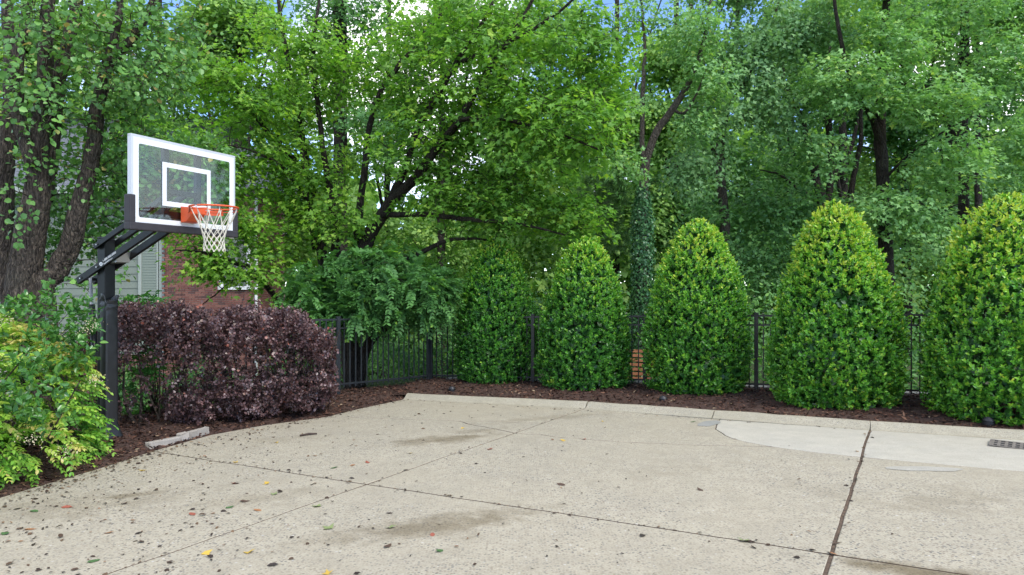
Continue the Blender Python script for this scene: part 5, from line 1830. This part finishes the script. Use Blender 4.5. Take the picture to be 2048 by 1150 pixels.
m4 = L_([(705, 560, 13.7), (722, 400, 13.9), (742, 240, 14.0), (768, 170, 14.0), (822, 104, 14.0), (861, 52, 14.0), (909, 0, 14.0), (940, -60, 14)], 14, 0.08, 0.02, rg, 0.008, 34)
m5 = L_([(830, 360, 13.2), (905, 255, 12.7), (960, 235, 12.4), (1040, 245, 12.0), (1120, 270, 11.7), (1200, 300, 11.5)], 13, 0.06, 0.015, rg, 0.006, 24)
m6 = L_([(760, 430, 13.4), (850, 430, 12.8), (950, 440, 12.4), (1050, 450, 12.2), (1130, 470, 12)], 13, 0.06, 0.015, rg, 0.006, 24)
m7 = L_([(724, 505, 13.5), (800, 520, 13.2), (900, 480, 12.8), (990, 480, 12.6)], 13, 0.08, 0.015, rg, 0.006, 24)
ells = [E(1000, 150, 12.5, 1.7, 1.6, 1.1), E(1110, 260, 11.9, 1.2, 1.1, 0.85, 1.4), E(900, 300, 13.0, 1.6, 1.3, 1.3, .8), E(1000, 400, 12.5, 1.5, 1.1, 0.75, 1.3), E(1180, 90, 12.3, 0.95, 1.0, 0.8, 1.2), E(820, 150, 13.7, 1.2, 1.1, 1.2, .8),
        E(930, 30, 12.9, 1.7, 1.3, .55), E(1150, 430, 12.6, .8, .8, .55, 1.2), E(830, 520, 13.4, 1.1, .8, .55, .8), E(1220, 200, 12.4, .6, .7, .5, 1.1)]
make_tree('maple_tree', 'large maple with leaning forked trunk and arching branches behind the fence', 'tree', [m1, m2, m3, m4, m5, m6, m7], ells, 1250, 32, 0.34, 0.11, T_LOBED, M['lf_maple'], M['bark_dark'], 202,
          tone=(0.5, 0.18), flat=0.14, up=0.95, droop=0.3, tilt=0.36, maxr=0.03, rise=0.12, thin=0.6, twigs=3)

n1b = grounded(648, 14.2)
n1 = limb(np.array([n1b, P(648, 600, 14.2), P(645, 520, 14.2), P(630, 420, 14.3), P(610, 330, 14.4), P(595, 220, 14.4), P(575, 120, 14.4), P(560, 20, 14.4), P(550, -60, 14.4)]), 0.14, 0.025, 36, 0.008, rg)
n2 = L_([(650, 640, 14.1), (668, 560, 14.0), (672, 470, 14.0), (660, 380, 14.0), (640, 250, 14), (628, 120, 14), (640, -20, 14)], 14, 0.12, 0.025, rg, 0.008, 30)
n3 = L_([(566, 640, 13.8), (548, 592, 13.7), (519, 559, 13.5), (496, 534, 13.3), (463, 524, 13.0), (421, 509, 12.7), (383, 502, 12.5), (342, 500, 12.3)], 13, 0.07, 0.012, rg, 0.004, 34)
n3[0][0] = grounded(600, 14.0)
n4 = L_([(519, 559, 13.5), (470, 560, 13.3), (430, 590, 13.0), (400, 612, 12.8)], 13, 0.025, 0.008, rg, 0.004, 16)
n5 = L_([(612, 340, 14.4), (540, 270, 13.9), (480, 190, 13.5), (430, 120, 13.2), (390, 70, 13)], 13, 0.05, 0.014, rg, 0.006, 24)
n6 = L_([(634, 440, 14.3), (600, 380, 13.8), (560, 330, 13.4), (500, 300, 13.1), (450, 290, 12.9)], 13, 0.04, 0.012, rg, 0.006, 22)
n7 = L_([(630, 500, 14.2), (621, 434, 14.0), (613, 380, 13.9), (600, 250, 13.9)], 14, 0.05, 0.02, rg, 0.006, 20)
ells = [E(470, 330, 13.4, 1.2, 1.0, 0.9), E(520, 200, 13.6, 1.15, 1.0, 0.8), E(620, 350, 14.0, 1.0, 1.0, 1.0), E(440, 150, 13.2, 0.75, 0.8, 0.55, .8), E(560, 470, 13.6, 0.9, .8, 0.7, 1.0), E(430, 520, 12.8, .75, .6, .42, 1.0),
        E(640, 130, 14, 1.1, 1, .9, .9), E(480, 440, 13.0, .6, .6, .5, .9), E(690, 440, 13.2, .8, .7, .6, 1.0), E(560, 60, 14, .9, .9, .5, .6), E(360, 350, 13.2, .9, .7, .75, 1.1), E(300, 270, 13.6, .7, .6, .5, .9), E(330, 450, 13.0, .5, .5, .3, .8), E(380, 300, 12.6, .7, .5, .6, 1.3), E(240, 330, 13.4, .6, .5, .6, 1.2), E(470, 545, 12.9, .6, .5, .35, 2.2), E(385, 470, 12.6, .5, .4, .35, 1.6), E(300, 330, 12.9, .9, .4, .6, 1.2), E(540, 540, 13.2, .5, .5, .5, 1.2)]
make_tree('maple_tree', 'slender many stemmed maple reaching left over the brick house', 'tree', [n1, n2, n3, n4, n5, n6, n7], ells, 1300, 28, 0.32, 0.105, T_LOBED, M['lf_maple2'], M['bark_dark'], 203,
          tone=(0.45, 0.18), flat=0.14, up=0.95, droop=0.3, tilt=0.36, maxr=0.026, rise=0.10, thin=0.5, twigs=3)

# ---- pinnate tree drooping over the fence
rng = np.random.default_rng(131)
wb = grounded(705, 12.75)
wl = [limb(np.array([wb, P(700, 640, 12.7), P(690, 560, 12.6), P(660, 520, 12.4)]), 0.09, 0.02), limb(np.array([P(700, 640, 12.7), P(740, 580, 12.5), P(800, 560, 12.3), P(860, 570, 12.1)]), 0.05, 0.012),
      limb(np.array([P(695, 590, 12.6), P(730, 560, 12.3), P(760, 590, 12.0)]), 0.04, 0.01), limb(np.array([P(690, 600, 12.6), P(640, 600, 12.3), P(600, 610, 12.1)]), 0.04, 0.01),
      limb(np.array([wb + np.array([0.1, 0, 0.3]), P(735, 690, 12.9), P(790, 640, 13.2), P(830, 600, 13.4)]), 0.12, 0.05)]
wroot = empty('pinnate_tree', wb)
tag(wroot, 'low tree with feathery dark green leaves drooping over the black fence', 'tree')
V, Fc = tube_arrays([(p - wb, r_) for p, r_ in wl], 9)
put('trunk', np_mesh('trunk', V, Fc, True), wroot, M['bark_dark'])
ells = [E(700, 590, 12.1, .95, .7, .42), E(800, 590, 12.0, .8, .6, .45), E(620, 600, 12.0, .6, .5, .4), E(750, 545, 12.3, 1.1, .7, .5), E(870, 580, 12.3, .5, .5, .45), E(690, 630, 11.75, .7, .4, .22, 1.6), E(650, 560, 12.2, .6, .5, .4)]
c, dd = in_ellipsoids(rng, ells, 620)
lines, ends = grow(rng, wl, c, maxr=0.012)
V, Fc = tube_arrays([(p - wb, r_) for p, r_ in lines], 4, False)
tag(put('branch_work', np_mesh('branches', V, Fc, True), wroot, M['bark_dark']), kind='stuff')
cc = np.repeat(c, 3, 0)
d = nrm(np.repeat(ends, 3, 0) * 0.5 + rvec(rng, len(cc)) * 0.8 + np.array([0.15, -0.35, -0.25]))
pos, ax, nn, sz, id_, s = fronds(rng, cc, d, rng.uniform(0.22, 0.36, len(cc)), 16, 0.085, 0.35, 0.8, 0.25)
tn = 0.42 + rng.normal(size=len(pos)) * 0.13 + (rng.normal(size=len(cc)) * 0.14)[id_] + 0.32 * (s > 0.9) * (rng.random(len(cc)) < 0.3)[id_]
leaves('crown', pos - wb, ax, nn, sz, T_OVATE, M['lf_pinnate'], wroot, tn)


# ---- tall trees beyond the fence
def straight(px, Y, top_px, r0, r1, bend=0.0, top=-220, mids=()):
    a = grounded(px, Y)
    pts = [a] + [P(*m, Y) for m in mids] + [P(top_px, top, Y)]
    return limb(np.array(pts), r0, r1, 26, 0.012, rg)


# ivy tree
iv0 = grounded(1284, 15.0)
iv = limb(np.array([iv0, P(1284, 620, 15), P(1285, 480, 15), P(1287, 390, 15), P(1292, 325, 15), P(1312, 265, 15), P(1342, 222, 15), P(1372, 175, 15), P(1400, 110, 15), P(1420, 20, 15), P(1430, -80, 15)]), 0.14, 0.03, 40, 0.006, rg)
iv2 = L_([(1288, 345, 15), (1284, 270, 15), (1286, 180, 15.1), (1290, 100, 15.2), (1284, 20, 15.2), (1280, -80, 15.2)], 15, 0.06, 0.02, rg, 0.006, 24)
iv3 = L_([(1345, 220, 15), (1368, 225, 14.9), (1392, 190, 14.8), (1412, 140, 14.7)], 15, 0.035, 0.015, rg, 0.004, 16)
ells = [E(1380, 60, 15, .9, .9, .6), E(1280, 30, 15.2, .5, .8, .5, .6), E(1420, 160, 14.8, .55, .7, .5), E(1270, 180, 15, .5, .5, .4, .6), E(1240, 330, 14.2, .6, .6, .4, 1.1), E(1390, 260, 15, .5, .6, .5, .9)]
ivt = make_tree('ivy_tree', 'forked thin grey tree with ivy wrapped round its lower trunk', 'tree', [iv, iv2, iv3], ells, 210, 26, 0.32, 0.10, T_LOBED, M['lf_poplar'], M['bark_grey'], 204, tone=(0.5, .18), maxr=0.02)
rng = np.random.default_rng(141)
n = 5500
t = rng.random(n) ** 0.9
zc = np.interp(t, [0, 1], [iv0[2], P(1287, 370, 15)[2]])
a = rng.random(n) * 2 * np.pi
rr_ = np.interp(t, [0, .5, .85, 1], [.30, .25, .24, .1]) * rng.uniform(0.6, 1.15, n)
pos = np.stack([iv0[0] + 0.01 + rr_ * np.cos(a), 15 + rr_ * np.sin(a), zc], -1)
nn = nrm(np.stack([np.cos(a), np.sin(a), np.full(n, .3)], -1) + rng.normal(size=(n, 3)) * .35)
leaves('ivy', pos - iv0, nrm(np.array([0, 0, -1.0]) + rng.normal(size=(n, 3)) * .5), nn, rng.uniform(0.05, 0.085, n), T_LOBED, M['lf_ivy'], ivt, .5 + rng.normal(size=n) * .25)

# right side
t1 = limb(np.array([grounded(1772, 16), P(1772, 560, 16), P(1768, 440, 16), P(1764, 340, 16), P(1760, 250, 16), P(1764, 150, 16), P(1772, 20, 16), P(1778, -120, 16)]), 0.19, 0.07, 34, 0.008, rg)
t1b = L_([(1764, 300, 16), (1745, 240, 15.8), (1716, 190, 15.6), (1690, 120, 15.4), (1672, 30, 15.3), (1664, -60, 15.3), (1660, -150, 15.3)], 16, 0.09, 0.012, rg, 0.006, 20)
t1c = L_([(1766, 360, 16), (1830, 300, 15.4), (1890, 262, 15), (1950, 230, 14.8)], 16, 0.035, 0.012, rg, 0.006, 20)
t1d = L_([(1766, 450, 16), (1810, 400, 15.3), (1880, 420, 15), (1930, 400, 14.8)], 16, 0.03, 0.01, rg, 0.006, 20)
ells = [E(1690, 170, 15, 1.0, 1.0, .75), E(1780, 90, 15.2, 1.0, 1.0, .8), E(1870, 200, 14.8, 1.2, .9, .6, 1.2), E(1760, 420, 15.2, 1.1, .8, .55, 1.1), E(1900, 330, 14.8, .9, .8, .7), E(1650, 300, 15.4, .7, .8, .6, .7), E(1850, 460, 15, .9, .7, .5),
        E(1760, -40, 15.6, 1.4, 1.2, .6, .7)]
make_tree('poplar_tree', 'dark trunked tree with pale green tiers of leaves behind the second shrub from the right', 'tree', [t1, t1b, t1c, t1d], ells, 720, 30, 0.36, 0.11, T_LOBED, M['lf_poplar'], M['bark_dark'], 205, tone=(0.55, .17), flat=.13, up=1.0, maxr=.028, thin=.3)
t2 = limb(np.array([grounded(1930, 17.5), P(1930, 520, 17.5), P(1928, 430, 17.5), P(1927, 320, 17.5), P(1926, 200, 17.5), P(1930, 60, 17.5), P(1932, -160, 17.5)]), 0.16, 0.09, 30, 0.006, rg)
t2b = L_([(1928, 300, 17.5), (1870, 200, 17), (1820, 130, 16.8)], 17, 0.04, 0.012, rg, .006, 16)
ells = [E(1990, 130, 16.6, 1.3, 1.1, .9), E(1930, 20, 17, 1.4, 1.2, .7), E(2040, 300, 16.4, .9, 1, 1.0), E(2060, 430, 16.4, .9, .9, .7), E(1830, 30, 17, .9, 1, .6, .7)]
make_tree('poplar_tree', 'straight dark trunked tree rising behind the rightmost shrub', 'tree', [t2, t2b], ells, 480, 30, 0.38, 0.115, T_LOBED, M['lf_poplar'], M['bark_dark'], 206, tone=(0.48, .18), flat=.13, up=1.0, maxr=.028, thin=.3)
t3 = straight(1957, 22, 1950, 0.12, 0.07)
make_tree('forest_tree', 'thin dark trunk just right of the straight trunk behind the rightmost shrub', 'tree', [t3], [E(1960, 0, 22, 2.2, 1.6, 1.2), E(2040, 160, 21, 1.2, 1.2, 1.4, .8), E(1900, 500, 21, 1.5, 1, .8, .6)], 260, 28, .5, .14, T_LOBED, M['lf_dark'], M['bark_dark'], 207, maxr=.03)
# oak and the dark stems behind the middle shrubs
o1 = limb(np.array([grounded(1460, 17), P(1455, 560, 17), P(1448, 420, 17), P(1440, 320, 17), P(1452, 200, 17), P(1470, 90, 17), P(1480, -80, 17)]), 0.16, 0.05, 32, 0.012, rg)
o2 = L_([(1444, 330, 17), (1410, 270, 16.8), (1390, 200, 16.6), (1380, 120, 16.5)], 17, .05, .02, rg, .006, 18)
o3 = L_([(1452, 220, 17), (1500, 150, 16.7), (1540, 60, 16.5), (1570, -40, 16.4)], 17, .06, .02, rg, .006, 18)
ells = [E(1480, 120, 16.2, 1.2, 1.0, 1.0), E(1420, 230, 16, .8, .8, .7), E(1560, 60, 16.2, 1.1, 1, .7), E(1400, 330, 16, .8, .8, .6, 1.0), E(1540, 220, 16, .9, .8, .6), E(1460, -30, 16.4, 1.3, 1.1, .5), E(1640, 60, 16.4, .8, .9, .7)]
make_tree('oak_tree', 'grey green oak with drooping foliage above the middle shrub', 'tree', [o1, o2, o3], ells, 560, 30, .34, .115, T_LOBED, M['lf_oak'], M['bark_grey'], 208, tone=(.55, .2), flat=.35, up=.6, droop=.6, tilt=.5, maxr=.022)
d1 = limb(np.array([grounded(1640, 18), P(1640, 560, 18), P(1645, 420, 18), P(1632, 360, 18), P(1622, 300, 18), P(1600, 230, 18), P(1570, 170, 18), P(1560, 60, 18)]), 0.15, 0.04, 32, .012, rg)
d2 = L_([(1645, 430, 18), (1662, 360, 18), (1658, 250, 18), (1652, 190, 18), (1660, 60, 18), (1650, -60, 18)], 18, .10, .04, rg, .01, 22)
d3 = L_([(1700, 500, 17.9), (1700, 400, 17.9), (1712, 330, 17.9), (1722, 270, 17.8), (1718, 200, 17.8), (1700, 100, 17.8)], 18, .09, .03, rg, .01, 22)
d3[0][0] = d1[0][0] + np.array([0.2, 0, 0.3])
d4 = L_([(1634, 400, 18), (1600, 380, 17.8), (1560, 350, 17.6), (1520, 340, 17.5)], 18, .05, .015, rg, .008, 18)
ells = [E(1560, 420, 17, 1.5, 1.1, .8, 1.0), E(1500, 520, 17, 1.3, 1, .7), E(1620, 180, 18, 1.4, 1, 1.0, .6), E(1700, 520, 17.2, 1.2, .8, .6, .8), E(1430, 450, 17, .9, .9, .8, .8), E(1600, 330, 18.2, 1.3, .9, .7, .5)]
make_tree('forest_tree', 'dark crooked stemmed tree in deep shade between the middle and second right shrubs', 'tree', [d1, d2, d3, d4], ells, 620, 28, .38, .12, T_LOBED, M['lf_dark'], M['bark_dark'], 209, tone=(.45, .2), flat=.2, up=.85, maxr=.03, thin=.5)
# thick dark trunk seen high behind the maples
p1 = straight(684, 20, 678, .24, .16)
make_tree('pine_tree', 'tall thick dark trunk rising behind the maples', 'tree', [p1], [E(690, 20, 20, 1.6, 1.3, .9), E(640, 200, 20.5, 1.4, 1, 1.0, .7), E(760, 260, 20, 1.4, 1, 1.0, .7)], 220, 30, .45, .13, T_LOBED, M['lf_dark'], M['bark_dark'], 210, maxr=.03)
# young pine
rng = np.random.default_rng(151)
pb0 = grounded(1192, 17)
ps = limb(np.array([pb0, P(1192, 560, 17), P(1190, 440, 17), P(1192, 330, 17)]), .07, .015)
pr = empty('pine_sapling', pb0)
tag(pr, 'young pine with pale green needle tufts behind the second shrub', 'tree')
c, dd = in_ellipsoids(rng, [E(1195, 400, 16.8, .75, .7, .7), E(1190, 480, 16.8, .9, .8, .7)], 190)
lines, ends = grow(rng, [ps], c, maxr=.012)
V, Fc = tube_arrays([(p - pb0, r_) for p, r_ in [ps] + lines], 5, False)
put('trunk', np_mesh('trunk', V, Fc, True), pr, M['bark_grey'])
k = 60
id_ = np.repeat(np.arange(len(c)), k)
m = len(id_)
ax = nrm(ends[id_] * .7 + rvec(rng, m) * .8 + np.array([0, 0, .2]))
tv, tf = T_NEEDLE
leaves('crown', c[id_] - ends[id_] * rng.uniform(0, .15, m)[:, None] - pb0, ax, rvec(rng, m), rng.uniform(.16, .26, m), (tv * np.array([2.2, 1, 1]), tf), M['lf_pine'], pr, .5 + rng.normal(size=m) * .25)

# background trees
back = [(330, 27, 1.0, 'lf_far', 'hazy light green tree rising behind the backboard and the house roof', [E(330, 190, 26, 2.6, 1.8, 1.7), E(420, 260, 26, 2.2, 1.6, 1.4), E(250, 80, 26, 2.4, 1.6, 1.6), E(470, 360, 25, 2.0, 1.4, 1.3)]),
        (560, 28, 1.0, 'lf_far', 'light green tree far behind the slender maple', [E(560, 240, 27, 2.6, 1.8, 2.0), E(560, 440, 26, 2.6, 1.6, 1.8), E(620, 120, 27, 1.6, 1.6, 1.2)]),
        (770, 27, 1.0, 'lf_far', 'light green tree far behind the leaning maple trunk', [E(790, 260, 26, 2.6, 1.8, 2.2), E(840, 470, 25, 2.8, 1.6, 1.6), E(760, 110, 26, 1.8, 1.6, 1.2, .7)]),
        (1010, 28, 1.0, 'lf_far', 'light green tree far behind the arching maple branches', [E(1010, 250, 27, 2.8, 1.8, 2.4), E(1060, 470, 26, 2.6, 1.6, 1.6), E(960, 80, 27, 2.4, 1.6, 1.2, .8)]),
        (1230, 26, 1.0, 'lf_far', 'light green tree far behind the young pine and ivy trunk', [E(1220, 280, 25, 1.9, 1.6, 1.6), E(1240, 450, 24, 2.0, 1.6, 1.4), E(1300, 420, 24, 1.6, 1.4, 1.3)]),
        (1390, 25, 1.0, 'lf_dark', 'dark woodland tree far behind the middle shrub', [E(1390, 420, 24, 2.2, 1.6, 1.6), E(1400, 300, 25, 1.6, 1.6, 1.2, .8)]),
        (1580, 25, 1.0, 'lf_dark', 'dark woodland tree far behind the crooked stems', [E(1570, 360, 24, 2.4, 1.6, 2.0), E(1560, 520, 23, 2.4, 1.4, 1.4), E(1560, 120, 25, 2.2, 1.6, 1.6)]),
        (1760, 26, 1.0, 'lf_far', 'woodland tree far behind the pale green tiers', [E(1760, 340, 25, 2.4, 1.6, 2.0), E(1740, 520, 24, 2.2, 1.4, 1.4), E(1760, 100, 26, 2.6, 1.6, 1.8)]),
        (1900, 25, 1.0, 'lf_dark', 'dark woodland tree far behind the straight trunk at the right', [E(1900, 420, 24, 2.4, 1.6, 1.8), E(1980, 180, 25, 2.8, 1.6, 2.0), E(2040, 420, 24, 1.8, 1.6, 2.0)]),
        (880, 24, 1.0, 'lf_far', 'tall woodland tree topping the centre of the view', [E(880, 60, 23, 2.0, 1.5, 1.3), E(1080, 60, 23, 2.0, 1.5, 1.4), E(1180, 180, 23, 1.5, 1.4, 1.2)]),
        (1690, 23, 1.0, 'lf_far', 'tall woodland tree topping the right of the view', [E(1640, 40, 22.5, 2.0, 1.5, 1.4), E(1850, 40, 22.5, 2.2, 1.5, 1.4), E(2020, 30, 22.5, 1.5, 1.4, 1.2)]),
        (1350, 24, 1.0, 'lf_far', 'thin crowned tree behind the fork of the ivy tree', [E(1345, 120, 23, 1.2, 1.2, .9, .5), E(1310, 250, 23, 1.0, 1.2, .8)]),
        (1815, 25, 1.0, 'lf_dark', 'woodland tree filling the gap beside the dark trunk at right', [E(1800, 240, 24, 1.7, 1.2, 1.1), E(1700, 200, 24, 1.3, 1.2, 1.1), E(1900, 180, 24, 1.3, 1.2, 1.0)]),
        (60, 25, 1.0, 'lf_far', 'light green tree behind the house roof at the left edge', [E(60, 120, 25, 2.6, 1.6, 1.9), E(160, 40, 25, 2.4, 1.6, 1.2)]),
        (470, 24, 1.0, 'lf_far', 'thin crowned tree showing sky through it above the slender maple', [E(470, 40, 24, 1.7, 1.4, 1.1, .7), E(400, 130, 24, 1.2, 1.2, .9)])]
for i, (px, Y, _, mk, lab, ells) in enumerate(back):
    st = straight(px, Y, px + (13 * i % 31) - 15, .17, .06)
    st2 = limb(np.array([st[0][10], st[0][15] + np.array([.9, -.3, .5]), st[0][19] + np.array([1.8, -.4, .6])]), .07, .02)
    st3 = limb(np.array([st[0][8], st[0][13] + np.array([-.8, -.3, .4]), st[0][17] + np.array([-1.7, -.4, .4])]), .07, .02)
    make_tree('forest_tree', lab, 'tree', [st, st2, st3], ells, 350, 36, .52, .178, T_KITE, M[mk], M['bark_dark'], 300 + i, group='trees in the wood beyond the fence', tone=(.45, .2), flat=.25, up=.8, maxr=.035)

# undergrowth beyond the fence and the far wood
rng = np.random.default_rng(161)
n = 25000
X = rng.uniform(-7, 12, n)
fy = np.interp(X, [-7, -2, 8.6, 12], [13.6, 13.6, 9.6, 8.5])
Y = fy + 0.7 + rng.exponential(2.6, n)
hmax = 0.9 + 0.7 * np.sin(X * 1.9 + Y) + 0.22 * (Y - fy)
Z = terrain(X, Y) + np.clip(rng.random(n) ** .7 * np.maximum(hmax, .35), 0, 3.5)
kf = ~((np.abs(X - bc[0]) < 0.9) & (Y < 14.6))
X, Y, Z = X[kf], Y[kf], Z[kf]
n = len(X)
pos = np.stack([X, Y, Z], -1)
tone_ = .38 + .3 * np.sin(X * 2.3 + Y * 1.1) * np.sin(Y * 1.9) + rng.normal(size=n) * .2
tag(leaves('undergrowth', pos, nrm(rvec(rng, n) + np.array([0, 0, -.2])), nrm(np.array([0, -.3, 1.0]) + rng.normal(size=(n, 3)) * .5), rng.uniform(.06, .14, n), T_OVATE, M['lf_dark'], None, tone_),
    'mass of leafy undergrowth in the shade beyond the black fence', 'undergrowth', kind='stuff')
n = 60000
ang = rng.uniform(-0.95, 0.95, n)
D = rng.uniform(33, 46, n)
X, Y = np.sin(ang) * D * 1.1, np.cos(ang) * D
top = 11.5 + 1.8 * np.sin(ang * 9) + 1.2 * np.sin(ang * 23 + 1) + .8 * np.sin(ang * 51)
Z = terrain(X, Y) + rng.random(n) ** .9 * top
pos = np.stack([X, Y, Z], -1)
tone_ = .4 + .25 * np.sin(ang * 40 + Z) * np.sin(Z * 1.3 + ang * 13) + rng.normal(size=n) * .18
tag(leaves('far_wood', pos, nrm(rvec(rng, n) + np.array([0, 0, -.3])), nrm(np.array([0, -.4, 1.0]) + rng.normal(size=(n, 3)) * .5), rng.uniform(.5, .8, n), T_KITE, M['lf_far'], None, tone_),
    'far mass of woodland foliage closing the view behind the trees', 'woodland', kind='stuff')
